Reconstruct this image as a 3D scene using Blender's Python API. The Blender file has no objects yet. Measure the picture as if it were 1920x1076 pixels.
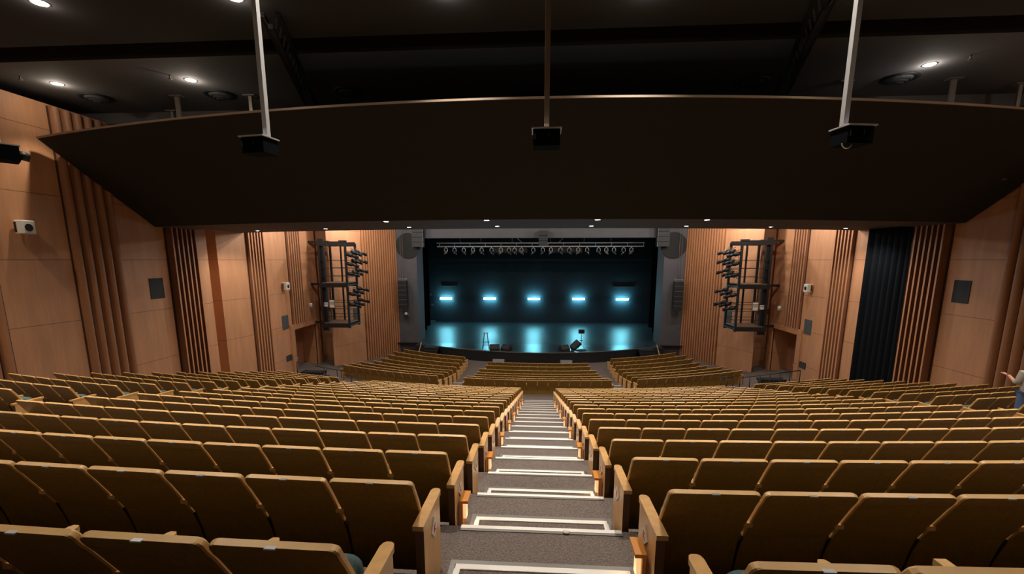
import bpy, math, random
from mathutils import Vector, Matrix
from math import sin, cos, tan, atan, asin, sqrt, pi, radians

random.seed(7)
C = bpy.context.scene.collection
ZO = 7.2            # height of the photographer's eye above the floor in front of the stage

# ------------------------------------------------------------------ camera, world, exposure
F, CX, CY = 840.0, 957.0, 635.0
PITCH, YAW, CAMX = atan((CY - 487.0) / F), radians(3.65), 0.09
cd = bpy.data.cameras.new('camera')
cam = bpy.data.objects.new('camera', cd)
C.objects.link(cam)
cd.sensor_fit = 'HORIZONTAL'
cd.sensor_width = 36.0
cd.lens = F / 1920.0 * 36.0
cd.shift_x = (960.0 - CX) / 1920.0
cd.shift_y = (CY - 538.0) / 1920.0
cd.clip_start, cd.clip_end = 0.05, 200
cam.location = (CAMX, 0, ZO)
cam.rotation_euler = (pi / 2 - PITCH, 0, YAW)
bpy.context.scene.camera = cam

w = bpy.data.worlds.new('world')
bpy.context.scene.world = w
w.use_nodes = True
w.node_tree.nodes['Background'].inputs[0].default_value = (0.55, 0.6, 0.7, 1)
w.node_tree.nodes['Background'].inputs[1].default_value = 0.004
vs = bpy.context.scene.view_settings
vs.view_transform = 'Standard'
vs.look = 'None'
vs.exposure = 0.0
vs.gamma = 1.0
vs.use_curve_mapping = False

P_CEIL, P_KNEE, P_PANEL, P_FORE = 820.0, 260.0, 400.0, 120.0
WARM, NEUT = (1.0, 0.865, 0.695), (1.0, 0.90, 0.80)

# ------------------------------------------------------------------ materials
def S(r, g, b):
    def f(c):
        c /= 255.0
        return c / 12.92 if c <= 0.04045 else ((c + 0.055) / 1.055) ** 2.4
    return (f(r), f(g), f(b), 1.0)

def mat(name, col, rough=0.6, metal=0.0, emit=None, es=0.0, spec=0.5, noise=None, bump=0.0, coat=0.0):
    m = bpy.data.materials.new(name)
    m.use_nodes = True
    nt = m.node_tree
    b = nt.nodes['Principled BSDF']
    b.inputs['Base Color'].default_value = col
    b.inputs['Roughness'].default_value = rough
    b.inputs['Metallic'].default_value = metal
    b.inputs['Specular IOR Level'].default_value = spec
    b.inputs['Coat Weight'].default_value = coat
    if emit:
        b.inputs['Emission Color'].default_value = emit
        b.inputs['Emission Strength'].default_value = es
    if noise:
        scale, amt = noise                      # scale is a 3-vector
        tc = nt.nodes.new('ShaderNodeTexCoord')
        mp = nt.nodes.new('ShaderNodeMapping')
        mp.inputs['Scale'].default_value = scale
        nz = nt.nodes.new('ShaderNodeTexNoise')
        nz.inputs['Scale'].default_value = 1.0
        nz.inputs['Detail'].default_value = 4.0
        nt.links.new(tc.outputs['Object'], mp.inputs[0])
        nt.links.new(mp.outputs[0], nz.inputs[0])
        mx = nt.nodes.new('ShaderNodeMix')
        mx.data_type = 'RGBA'
        mx.inputs[6].default_value = tuple(c * (1 - amt) for c in col[:3]) + (1,)
        mx.inputs[7].default_value = tuple(min(1, c * (1 + amt)) for c in col[:3]) + (1,)
        rp = nt.nodes.new('ShaderNodeMapRange')
        rp.inputs[1].default_value, rp.inputs[2].default_value = 0.3, 0.7
        nt.links.new(nz.outputs[0], rp.inputs[0])
        nt.links.new(rp.outputs[0], mx.inputs[0])
        nt.links.new(mx.outputs[2], b.inputs['Base Color'])
        if bump:
            bp = nt.nodes.new('ShaderNodeBump')
            bp.inputs['Strength'].default_value = bump
            bp.inputs['Distance'].default_value = 0.01
            nt.links.new(nz.outputs[0], bp.inputs['Height'])
            nt.links.new(bp.outputs[0], b.inputs['Normal'])
    return m

def wall_mat(name, col):
    """wood veneer panels 1.92 m tall: thin open joints, fine grain"""
    m = mat(name, col, 0.55, noise=((3.0, 3.0, 0.5), 0.10))
    nt = m.node_tree
    b = nt.nodes['Principled BSDF']
    src = b.inputs['Base Color'].links[0].from_socket
    ge = nt.nodes.new('ShaderNodeNewGeometry')
    sp = nt.nodes.new('ShaderNodeSeparateXYZ')
    nt.links.new(ge.outputs['Position'], sp.inputs[0])
    a = nt.nodes.new('ShaderNodeMath'); a.operation = 'ADD'; a.inputs[1].default_value = -ZO + 1.92 * 10 + 0.96
    nt.links.new(sp.outputs[2], a.inputs[0])
    md = nt.nodes.new('ShaderNodeMath'); md.operation = 'MODULO'; md.inputs[1].default_value = 1.92
    nt.links.new(a.outputs[0], md.inputs[0])
    su = nt.nodes.new('ShaderNodeMath'); su.operation = 'SUBTRACT'; su.inputs[1].default_value = 0.96
    nt.links.new(md.outputs[0], su.inputs[0])
    ab = nt.nodes.new('ShaderNodeMath'); ab.operation = 'ABSOLUTE'
    nt.links.new(su.outputs[0], ab.inputs[0])
    lt = nt.nodes.new('ShaderNodeMath'); lt.operation = 'LESS_THAN'; lt.inputs[1].default_value = 0.009
    nt.links.new(ab.outputs[0], lt.inputs[0])
    mx = nt.nodes.new('ShaderNodeMix'); mx.data_type = 'RGBA'
    nt.links.new(lt.outputs[0], mx.inputs[0])
    nt.links.new(src, mx.inputs[6])
    mx.inputs[7].default_value = tuple(c * 0.35 for c in col[:3]) + (1,)
    # vertical grain, fine
    wv = nt.nodes.new('ShaderNodeTexNoise'); wv.inputs['Scale'].default_value = 1; wv.inputs['Detail'].default_value = 6
    mp = nt.nodes.new('ShaderNodeMapping'); mp.inputs['Scale'].default_value = (45, 45, 1.2)
    tc = nt.nodes.new('ShaderNodeTexCoord')
    nt.links.new(tc.outputs['Object'], mp.inputs[0]); nt.links.new(mp.outputs[0], wv.inputs[0])
    m2 = nt.nodes.new('ShaderNodeMix'); m2.data_type = 'RGBA'; m2.blend_type = 'MULTIPLY'; m2.inputs[0].default_value = 0.35
    nt.links.new(mx.outputs[2], m2.inputs[6]); nt.links.new(wv.outputs[0], m2.inputs[7])
    nt.links.new(m2.outputs[2], b.inputs['Base Color'])
    return m

M = {}
M['carpet'] = mat('carpet', S(112, 102, 98), 0.95, spec=0.1, noise=((60, 60, 60), 0.35), bump=0.4)
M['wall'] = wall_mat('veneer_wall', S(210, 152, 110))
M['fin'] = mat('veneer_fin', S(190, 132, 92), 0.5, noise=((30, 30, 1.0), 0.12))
M['column'] = mat('column_veneer_shaded', S(158, 108, 74), 0.55, noise=((30, 30, 1.0), 0.12))  # bulkhead shadow on the rounded columns put into their veneer colour
M['flank_shade_pale'] = mat('fin_flank_shade_pale', S(152, 104, 76), 0.6)
M['flank_shade'] = mat('fin_flank_shade', S(128, 84, 58), 0.6)  # both flank tones carry the shade between fins in their colour
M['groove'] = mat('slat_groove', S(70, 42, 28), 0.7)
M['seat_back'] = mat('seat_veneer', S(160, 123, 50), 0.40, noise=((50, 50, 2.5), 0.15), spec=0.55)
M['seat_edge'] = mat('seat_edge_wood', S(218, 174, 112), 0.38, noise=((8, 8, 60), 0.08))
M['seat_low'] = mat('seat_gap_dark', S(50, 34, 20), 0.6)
M['end_wood'] = mat('end_panel_wood', S(216, 168, 106), 0.32, noise=((18, 18, 1.5), 0.10), spec=0.6)
M['end_dark'] = mat('end_panel_edge', S(96, 62, 34), 0.5)
M['fabric'] = mat('teal_upholstery', S(84, 108, 110), 0.9, spec=0.1, noise=((90, 90, 90), 0.15))
M['plate'] = mat('silver_plate', S(205, 208, 212), 0.3, 0.6)
M['alu'] = mat('step_strip', S(246, 244, 240), 0.42, 0.0, spec=0.6)
M['alugrey'] = mat('step_strip_dark', S(130, 128, 124), 0.4, 0.4)
M['lampwood'] = mat('lamp_wood', S(214, 140, 50), 0.4)
M['lampglow'] = mat('lamp_glow', S(255, 240, 210), 0.5, emit=(1.0, 0.62, 0.28, 1), es=0.75)
M['white'] = mat('white_plastic', S(225, 222, 214), 0.5)
M['red'] = mat('red_print', S(205, 60, 40), 0.6)
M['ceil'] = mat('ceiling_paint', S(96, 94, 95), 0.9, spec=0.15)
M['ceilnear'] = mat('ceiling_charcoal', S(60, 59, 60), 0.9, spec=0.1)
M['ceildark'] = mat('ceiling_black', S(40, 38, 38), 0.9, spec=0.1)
M['soffit'] = mat('soffit_paint', S(52, 51, 49), 0.9, spec=0.1)
M['soffit_low'] = mat('soffit_strip', S(74, 62, 56), 0.8)
M['rim'] = mat('soffit_rim', S(165, 145, 125), 0.6)
M['steel'] = mat('galvanised_steel', S(212, 217, 226), 0.45, 0.1)
M['poledim'] = mat('shaded_pole_steel', S(170, 152, 134), 0.5, 0.1)  # weaker light on the centre pole put into a duller steel colour
M['dsteel'] = mat('dim_steel', S(120, 108, 98), 0.5, 0.4)
M['black'] = mat('black_metal', S(26, 27, 30), 0.45)
M['black2'] = mat('black_box', S(34, 35, 38), 0.6)
M['deck'] = mat('tower_deck', S(120, 100, 84), 0.7)
M['lamp'] = mat('lamp_lens', (1, 1, 1, 1), 0.5, emit=(1.0, 0.93, 0.84, 1), es=30.0)
M['lampring'] = mat('lamp_ring', S(60, 58, 56), 0.5)
M['grey'] = mat('proscenium_grey', S(88, 88, 94), 0.75, noise=((2, 2, 2), 0.06))
M['blackcloth'] = mat('black_drape', S(20, 24, 30), 0.95, spec=0.05)
M['blackwall'] = mat('stage_back_wall', S(26, 40, 48), 0.85)
M['stagefloor'] = mat('stage_boards', S(44, 50, 56), 0.38, spec=1.0, noise=((0.5, 14, 3), 0.3))
M['apron'] = mat('stage_apron', S(44, 50, 56), 0.30, spec=1.0, noise=((0.5, 14, 3), 0.25))
M['fascia'] = mat('stage_fascia', S(24, 26, 30), 0.7)
M['led'] = mat('led_bar', (1, 1, 1, 1), 0.5, emit=(0.22, 0.80, 1.0, 1), es=125.0)
M['dgreyvent'] = mat('dark_vent', S(22, 23, 24), 0.7)
M['greyvent'] = mat('grey_vent', S(76, 80, 82), 0.7)
M['door'] = mat('brown_door', S(150, 98, 72), 0.5, noise=((10, 10, 1), 0.1))
M['lens'] = mat('glass_lens', S(120, 170, 200), 0.1, 0.6)
M['monitor_grey'] = mat('grille_grey', S(120, 124, 128), 0.6)
M['skin'] = mat('skin', S(214, 160, 132), 0.55)
M['shirt'] = mat('grey_shirt', S(176, 172, 166), 0.9)
M['jeans'] = mat('blue_jeans', S(90, 116, 160), 0.9)
M['hair'] = mat('blond_hair', S(206, 190, 150), 0.8)
M['shoe'] = mat('dark_shoe', S(40, 36, 34), 0.6)
M['rail_wood'] = mat('rail_wood', S(190, 150, 96), 0.5)

# ------------------------------------------------------------------ mesh helpers
class MB:
    def __init__(s):
        s.v, s.f, s.m, s.sm = [], [], [], []
    def quad(s, pts, mi=0, smooth=False):
        n = len(s.v)
        s.v += [tuple(p) for p in pts]
        s.f.append(tuple(range(n, n + len(pts)))); s.m.append(mi); s.sm.append(smooth)
        return s
    def box(s, lo, hi, mi=0, mt=None):
        x0, y0, z0 = lo; x1, y1, z1 = hi
        p = [(x0, y0, z0), (x1, y0, z0), (x1, y1, z0), (x0, y1, z0), (x0, y0, z1), (x1, y0, z1), (x1, y1, z1), (x0, y1, z1)]
        if mt is not None:
            p = [tuple(mt @ Vector(q)) for q in p]
        n = len(s.v); s.v += p
        for f in ((0, 3, 2, 1), (4, 5, 6, 7), (0, 1, 5, 4), (1, 2, 6, 5), (2, 3, 7, 6), (3, 0, 4, 7)):
            s.f.append(tuple(n + i for i in f)); s.m.append(mi); s.sm.append(False)
        return s
    def bar(s, p0, p1, wd, ht=None, mi=0):
        """square bar between two points"""
        p0, p1 = Vector(p0), Vector(p1)
        ht = ht or wd
        d = p1 - p0
        L = d.length
        q = d.to_track_quat('Z', 'Y').to_matrix().to_4x4()
        q.translation = p0
        return s.box((-wd / 2, -ht / 2, 0), (wd / 2, ht / 2, L), mi, q)
    def cyl(s, p0, p1, r0, r1=None, n=12, mi=0, caps=True, smooth=True):
        p0, p1 = Vector(p0), Vector(p1)
        r1 = r0 if r1 is None else r1
        q = (p1 - p0).to_track_quat('Z', 'Y').to_matrix()
        b = len(s.v)
        for k in range(n):
            a = 2 * pi * k / n
            o = q @ Vector((cos(a), sin(a), 0))
            s.v.append(tuple(p0 + o * r0)); s.v.append(tuple(p1 + o * r1))
        for k in range(n):
            a, c = b + 2 * k, b + 2 * ((k + 1) % n)
            s.f.append((a, c, c + 1, a + 1)); s.m.append(mi); s.sm.append(smooth)
        if caps:
            s.f.append(tuple(b + 2 * k for k in reversed(range(n)))); s.m.append(mi); s.sm.append(False)
            s.f.append(tuple(b + 2 * k + 1 for k in range(n))); s.m.append(mi); s.sm.append(False)
        return s
    def tube(s, pts, r, n=6, mi=0):
        for a, b in zip(pts[:-1], pts[1:]):
            s.cyl(a, b, r, n=n, mi=mi)
        return s
    def lathe(s, prof, n=20, mi=0, c=(0, 0, 0), smooth=True):
        b = len(s.v)
        for r, z in prof:
            for k in range(n):
                a = 2 * pi * k / n
                s.v.append((c[0] + r * cos(a), c[1] + r * sin(a), c[2] + z))
        for i in range(len(prof) - 1):
            for k in range(n):
                k2 = (k + 1) % n
                s.f.append((b + i * n + k, b + i * n + k2, b + (i + 1) * n + k2, b + (i + 1) * n + k)); s.m.append(mi); s.sm.append(smooth)
        return s
    def prism(s, poly, axis, a, b, mi=0, side=None):
        """extrude a 2-D polygon: axis 'x' (poly = y,z), 'y' (x,z), 'z' (x,y) from a to b"""
        def P(p, t):
            return {'x': (t, p[0], p[1]), 'y': (p[0], t, p[1]), 'z': (p[0], p[1], t)}[axis]
        n = len(s.v); k = len(poly)
        s.v += [P(p, a) for p in poly] + [P(p, b) for p in poly]
        s.f.append(tuple(range(n, n + k))); s.m.append(mi); s.sm.append(False)
        s.f.append(tuple(reversed(range(n + k, n + 2 * k)))); s.m.append(mi); s.sm.append(False)
        for i in range(k):
            j = (i + 1) % k
            s.f.append((n + j, n + i, n + k + i, n + k + j)); s.m.append(mi if side is None else side); s.sm.append(False)
        return s
    def add(s, o, mt, mimap=None):
        n = len(s.v)
        s.v += [tuple(mt @ Vector(p)) for p in o.v]
        s.f += [tuple(n + i for i in f) for f in o.f]
        s.m += [mimap[i] if mimap else i for i in o.m]
        s.sm += o.sm
        return s
    def build(s, name, mats, parent=None, loc=(0, 0, 0), rot=(0, 0, 0), bevel=0):
        me = bpy.data.meshes.new(name)
        me.from_pydata(s.v, [], s.f)
        for m in (mats if isinstance(mats, (list, tuple)) else [mats]):
            me.materials.append(M[m])
        me.polygons.foreach_set('material_index', s.m)
        me.polygons.foreach_set('use_smooth', s.sm)
        me.update()
        o = bpy.data.objects.new(name, me)
        C.objects.link(o)
        o.location = loc; o.rotation_euler = rot
        if parent is not None:
            o.parent = parent
        if bevel:
            b = o.modifiers.new('bevel', 'BEVEL'); b.width = bevel; b.segments = 2; b.limit_method = 'ANGLE'
        return o

def tag(o, label=None, cat=None, group=None, kind=None):
    if label: o['label'] = label
    if cat: o['category'] = cat
    if group: o['group'] = group
    if kind: o['kind'] = kind
    return o

def empty(name, loc=(0, 0, 0), rot=(0, 0, 0)):
    o = bpy.data.objects.new(name, None)
    o.empty_display_size = 0.1
    C.objects.link(o); o.location = loc; o.rotation_euler = rot
    return o

KIDS = {}
def kids(o):
    return [c for c in C.objects if c.parent is o]

def copy_tree(o, ch, parent=None):
    """copy a thing, the parts in ch = [(part, [sub-parts])]"""
    c = o.copy(); C.objects.link(c); c.parent = parent
    for p, subs in ch:
        d = p.copy(); C.objects.link(d); d.parent = c
        for q in subs:
            e = q.copy(); C.objects.link(e); e.parent = d
    return c

def tree(o):
    return [(p, [q for q in kids(p)]) for p in kids(o)]

def light(kind, loc, energy, col, parent=None, size=0.1, cone=None, blend=0.5, direction=None, name='light'):
    l = bpy.data.lights.new(name, kind)
    l.energy = energy; l.color = col
    if kind in ('POINT', 'SPOT'):
        l.shadow_soft_size = size
    if kind == 'SPOT':
        l.spot_size = cone; l.spot_blend = blend
    o = bpy.data.objects.new(name, l)
    C.objects.link(o); o.location = loc
    if direction is not None:
        o.rotation_euler = Vector(direction).to_track_quat('-Z', 'Y').to_euler()
    if parent is not None:
        o.parent = parent
    return o

ORD = ['zeroth', 'first', 'second', 'third', 'fourth', 'fifth', 'sixth', 'seventh', 'eighth', 'ninth', 'tenth', 'eleventh', 'twelfth',
       'thirteenth', 'fourteenth', 'fifteenth', 'sixteenth', 'seventeenth', 'eighteenth', 'nineteenth', 'twentieth', 'twenty-first']

# ------------------------------------------------------------------ geometry of the hall (z measured from the eye, shifted by ZO at the end)
YC, RC = 57.43, 55.0          # centre of the upper rows, radius of row 0
def yU(x, y0):                # a point on the ring that crosses the centre line at y0
    r = YC - y0
    return YC - sqrt(r * r - (x - 0.1) ** 2)
DZ, DY = 0.2475, 0.97
def tread_z(k): return -2.165 - DZ * k
NLAST = 17
LAND = -6.68
YC2 = 45.6
def yL(x, y0):
    r = YC2 - y0
    return YC2 - sqrt(max(0.1, r * r - x * x))
LT = [-5.92, -6.09, -6.23, -6.35, -6.40, -6.40, -6.41, -6.41]      # tops of the lower seat rows
LTR = [t - 0.80 for t in LT]
LY = [21.65 + DY * n for n in range(8)]
PIT = -7.2
WX = 14.7
STG = -6.4

# floor: one carpeted mesh of curved steps
fl = MB()
XS = [-16.0 + 32.0 * i / 40 for i in range(41)]
def ring(y0a, fa, y0b, fb, z, zdrop):
    for a, b in zip(XS[:-1], XS[1:]):
        fl.quad([(a, fa(a, y0a), z), (b, fa(b, y0a), z), (b, fb(b, y0b), z), (a, fb(a, y0b), z)])
        fl.quad([(a, fb(a, y0b), z), (b, fb(b, y0b), z), (b, fb(b, y0b), zdrop), (a, fb(a, y0b), zdrop)])
for k in range(-6, NLAST + 1):
    y1 = 3.34 + DY * k
    ring(y1 - DY, yU, y1, yU, tread_z(k), tread_z(k + 1) if k < NLAST else LAND)
ring(3.34 + DY * NLAST, yU, 21.52, yL, LAND, LTR[0])
for n in range(4):
    ring(21.52 + DY * n, yL, 21.52 + DY * (n + 1), yL, LTR[n], LTR[n + 1] if n < 3 else PIT)
for a, b in zip(XS[:-1], XS[1:]):
    y0 = 21.52 + DY * 4
    fl.quad([(a, yL(a, y0), PIT), (b, yL(b, y0), PIT), (b, 36, PIT), (a, 36, PIT)])
zb = tread_z(-6)
fl.quad([(-16, -6, zb), (16, -6, zb), (16, -1.5, zb), (-16, -1.5, zb)])
fl.build('floor', 'carpet')
tag(C.objects['floor'], 'grey brown carpeted floor stepping down in curved tiers to the stage', kind='structure')

# ------------------------------------------------------------------ side walls
def side(sgn):
    nm = 'left' if sgn < 0 else 'right'
    def Q(x, y): return (sgn * x, y)
    # plan of the panelled wall, near to far: (inward face distance from centre, y)
    plan = [(WX, -6), (WX, 10.1), (WX, 18.9 if sgn > 0 else 19.45)]
    if sgn < 0:
        plan += [(WX + 0.75, 19.46), (WX + 0.75, 20.35), (WX + 0.25, 20.4), (WX, 22.0)]
    else:
        plan += [(WX + 0.6, 18.92), (WX + 0.6, 21.2), (WX, 21.25)]
    plan += [(WX, 25.85)]
    mb = MB()
    def wallseg(a, b, z0=-8.0, z1=4.6, mi=0):
        (x0, y0), (x1, y1) = Q(*a), Q(*b)
        pts = [(x0, y0, z0), (x1, y1, z0), (x1, y1, z1), (x0, y0, z1)]
        mb.quad(pts if sgn < 0 else pts[::-1], mi)
    for a, b in zip(plan[:-1], plan[1:]):
        wallseg(a, b)
    # door bay: lintel over the doorway, jambs, deep reveal
    wallseg((WX, 25.85), (WX, 28.55), -4.15, 4.6)
    for y in (25.85, 28.55):
        wallseg((WX, y) if y < 27 else (WX + 1.0, y), (WX + 1.0, y) if y < 27 else (WX, y), -8, -4.15)
    mb.quad([Q(WX, 25.85) + (-4.15,), Q(WX + 1, 25.85) + (-4.15,), Q(WX + 1, 28.55) + (-4.15,), Q(WX, 28.55) + (-4.15,)])
    wallseg((WX + 1, 25.85), (WX + 1, 28.55), -8, -4.15)
    wallseg((WX, 28.55), (WX, 29.2))
    for a, b in (((WX, 29.2), (15.3, 29.35)), ((15.3, 29.35), (15.3, 30.3)), ((15.3, 30.3), (13.85, 30.3)), ((13.85, 30.3), (13.55, 28.5)),
                 ((13.55, 28.5), (12.95, 29.8)), ((12.95, 29.8), (12.33, 31.1))):
        wallseg(a, b)
    wallseg((12.45, 31.15), (11.0, 34.4), mi=1)
    o = mb.build('wall_' + nm, ['wall', 'groove'])
    tag(o, 'orange brown veneered side wall, %s of the seating, with dark panel joints' % nm, kind='structure')
    # rear outer skin so the recess is closed is not needed: the wall is single sided against the dark
    # fluted groups ---------------------------------------------------------------
    def fins(idx, y0, y1, n, z0, z1, rnd, what, depth=0.16, wd=0.42):
        b = MB()
        s = (y1 - y0) / n
        xw = WX - 0.004
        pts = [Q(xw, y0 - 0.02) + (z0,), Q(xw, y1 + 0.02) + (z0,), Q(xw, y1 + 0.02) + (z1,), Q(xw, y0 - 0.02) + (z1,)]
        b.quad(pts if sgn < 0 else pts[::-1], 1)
        for i in range(n):
            yc = y0 + s * (i + 0.5)
            if rnd:
                r = s * 0.37
                m = 10
                pr = [(xw, yc - r)] + [(xw - depth * sin(pi * j / m), yc - r * cos(pi * j / m)) for j in range(1, m)] + [(xw, yc + r)]
                base = len(b.v)
                for (px, py) in pr:
                    b.v.append(Q(px, py) + (z0,)); b.v.append(Q(px, py) + (z1,))
                for j in range(m):
                    q = (base + 2 * j, base + 2 * j + 2, base + 2 * j + 3, base + 2 * j + 1)
                    b.f.append(q if sgn < 0 else q[::-1]); b.m.append(0); b.sm.append(True)
            else:
                h = s * wd / 2
                lo = (min(sgn * xw, sgn * (xw - depth)), yc - h, z0); hi = (max(sgn * xw, sgn * (xw - depth)), yc + h, z1)
                b.box(lo, hi, 0)
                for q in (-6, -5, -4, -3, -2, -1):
                    if q in (-4, -2): b.m[q] = 2          # fin flanks darkened in colour for the shade in the grooves
        o = b.build('trim_%d' % idx, ['column' if rnd else 'fin', 'groove', 'flank_shade' if depth > .2 else 'flank_shade_pale'])
        tag(o, what, kind='structure')
    base = 1 if sgn < 0 else 11
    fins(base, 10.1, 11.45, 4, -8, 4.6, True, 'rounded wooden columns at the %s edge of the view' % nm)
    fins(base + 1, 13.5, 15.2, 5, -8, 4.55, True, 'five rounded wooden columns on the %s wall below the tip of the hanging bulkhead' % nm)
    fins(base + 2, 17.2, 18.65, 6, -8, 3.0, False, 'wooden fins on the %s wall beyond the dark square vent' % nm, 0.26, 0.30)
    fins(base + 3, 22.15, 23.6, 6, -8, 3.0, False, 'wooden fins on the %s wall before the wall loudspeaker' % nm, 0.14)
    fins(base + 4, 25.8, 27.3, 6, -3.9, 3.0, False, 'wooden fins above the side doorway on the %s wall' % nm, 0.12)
    # splayed fins next to the proscenium
    b = MB()
    (ax, ay), (bx, by) = (12.36, 31.12), (10.92, 34.32)
    n = 15
    L = sqrt((bx - ax) ** 2 + (by - ay) ** 2)
    ux, uy = (bx - ax) / L, (by - ay) / L
    nx, ny = -uy * -1, ux * -1      # outward guess, corrected below
    nx, ny = (-abs(uy), -abs(ux))
    for i in range(n):
        t = (i + 0.5) * L / n
        px, py = ax + ux * t, ay + uy * t
        hw = 0.058
        poly = [(px - ux * hw, py - uy * hw), (px + ux * hw, py + uy * hw), (px + ux * hw + nx * 0.13, py + uy * hw + ny * 0.13), (px - ux * hw + nx * 0.13, py - uy * hw + ny * 0.13)]
        poly = [Q(*p) for p in poly]
        b.prism(poly if sgn > 0 else poly[::-1], 'z', -8, 3.0, 0)
    o = b.build('trim_%d' % (base + 5), ['fin', 'groove'])
    tag(o, 'tall run of fifteen wooden fins beside the %s edge of the stage opening' % nm, kind='structure')
    # door frame
    b = MB()
    xf = WX - 0.10
    def bx2(xa, xb, ya, yb, za, zb, mi=0):
        b.box((min(sgn * xa, sgn * xb), ya, za), (max(sgn * xa, sgn * xb), yb, zb), mi)
    bx2(xf, WX + 0.05, 25.45, 25.85, -8, -3.85); bx2(xf, WX + 0.05, 28.55, 28.8, -8, -3.85); bx2(xf, WX + 0.05, 25.85, 28.55, -4.15, -3.85)
    b.build('trim_%d' % (base + 6), 'wall')
    tag(C.objects['trim_%d' % (base + 6)], 'projecting wooden surround of the side doorway in the %s wall' % nm, kind='structure')
    d = MB()
    d.box((min(sgn * (WX + 0.85), sgn * (WX + 0.93)), 26.1, -7.2), (max(sgn * (WX + 0.85), sgn * (WX + 0.93)), 28.3, -4.55))
    do = d.build('door_%d' % (1 if sgn < 0 else 2), 'door')
    tag(do, 'brown wooden double door deep in the doorway of the %s wall' % nm, kind='structure')
    h = MB()
    h.box((min(sgn * (WX + 0.78), sgn * (WX + 0.85)), 26.9, -6.3), (max(sgn * (WX + 0.78), sgn * (WX + 0.85)), 27.5, -6.24))
    h.build('push_bar', 'steel', do)
    h = MB()
    h.box((min(sgn * (WX + 0.45), sgn * (WX + 0.85)), 26.0, -4.65), (max(sgn * (WX + 0.45), sgn * (WX + 0.85)), 26.35, -4.3))
    o = h.build('exit_lamp', 'black2')
    tag(o, 'small dark box hung in the top of the %s side doorway' % nm, 'emergency light')
side(-1)
side(1)

# rear wall and wall ends behind the camera (closes the room)
b = MB(); b.quad([(-16, -6, -3), (-16, -6, 5), (16, -6, 5), (16, -6, -3)])
tag(b.build('wall_rear', 'wall'), 'wooden rear wall behind the last row', kind='structure')

# ------------------------------------------------------------------ proscenium, stage house
b = MB()
for s in (-1, 1):
    lo, hi = sorted((s * 9.3, s * 11.2))
    b.box((lo, 34.3, -8), (hi, 34.9, 6), 0)                       # front face
    lo, hi = sorted((s * 9.3, s * 9.9))
    b.box((lo, 34.9, -8), (hi, 36.2, 6), 0)                       # reveal
b.box((-9.3, 34.3, 1.62), (9.3, 34.9, 6), 0)
tag(b.build('wall_front', 'grey'), 'dark grey surround of the stage opening', kind='structure')
b = MB()
b.quad([(-16, 46.2, STG), (16, 46.2, STG), (16, 46.2, 8), (-16, 46.2, 8)])
for s in (-1, 1):
    b.quad([(s * 16, 34.9, STG), (s * 16, 46.2, STG), (s * 16, 46.2, 8), (s * 16, 34.9, 8)])
b.quad([(-16, 34.9, 8), (16, 34.9, 8), (16, 46.2, 8), (-16, 46.2, 8)])
tag(b.build('wall_back', 'blackwall'), 'dark back wall of the stage house behind the light bars', kind='structure')
# stage platform with an arc-shaped apron
def apy(x): return 30.75 + 13.2 - sqrt(13.2 ** 2 - min(abs(x), 9.4) ** 2) * 1.0 if abs(x) < 9.4 else 34.3
def apron_y(x):
    return 30.8 + 0.036 * x * x
xs = [-9.3 + 18.6 * i / 40 for i in range(41)]
b = MB()
for a, c in zip(xs[:-1], xs[1:]):
    b.quad([(a, apron_y(a), STG), (c, apron_y(c), STG), (c, 33.9, STG), (a, 33.9, STG)], 1)
    b.quad([(a, apron_y(a), PIT), (c, apron_y(c), PIT), (c, apron_y(c), STG - 0.05), (a, apron_y(a), STG - 0.05)], 2)
    b.quad([(a, apron_y(a) - 0.03, STG - 0.05), (c, apron_y(c) - 0.03, STG - 0.05), (c, apron_y(c) - 0.03, STG + 0.005), (a, apron_y(a) - 0.03, STG + 0.005)], 3)
    b.quad([(a, apron_y(a) - 0.03, STG + 0.005), (c, apron_y(c) - 0.03, STG + 0.005), (c, apron_y(c) + 0.05, STG + 0.005), (a, apron_y(a) + 0.05, STG + 0.005)], 3)
b.quad([(-16, 33.9, STG), (16, 33.9, STG), (16, 46.3, STG), (-16, 46.3, STG)], 0)
tag(b.build('stage_floor', ['stagefloor', 'apron', 'fascia', 'alugrey']), 'glossy dark stage floor with a curved front edge', kind='structure')
# stage legs: black side curtains
for s, nm in ((-1, 'left'), (1, 'right')):
    for j, yy in enumerate((37.6, 40.6, 43.4)):
        b = MB()
        x0, x1 = 9.9 + j * 0.35, 13.5
        n = 40
        for i in range(n):
            a, c = x0 + (x1 - x0) * i / n, x0 + (x1 - x0) * (i + 1) / n
            ya, yc_ = yy + 0.08 * sin(a * 14), yy + 0.08 * sin(c * 14)
            b.quad([(s * a, ya, STG), (s * c, yc_, STG), (s * c, yc_, 3), (s * a, ya, 3)])
        o = b.build('wing_curtain', 'blackcloth')
        tag(o, 'black wing curtain on the %s side of the stage, %s from the front' % (nm, ORD[j + 1]), 'curtain', 'black wing curtains')

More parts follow.
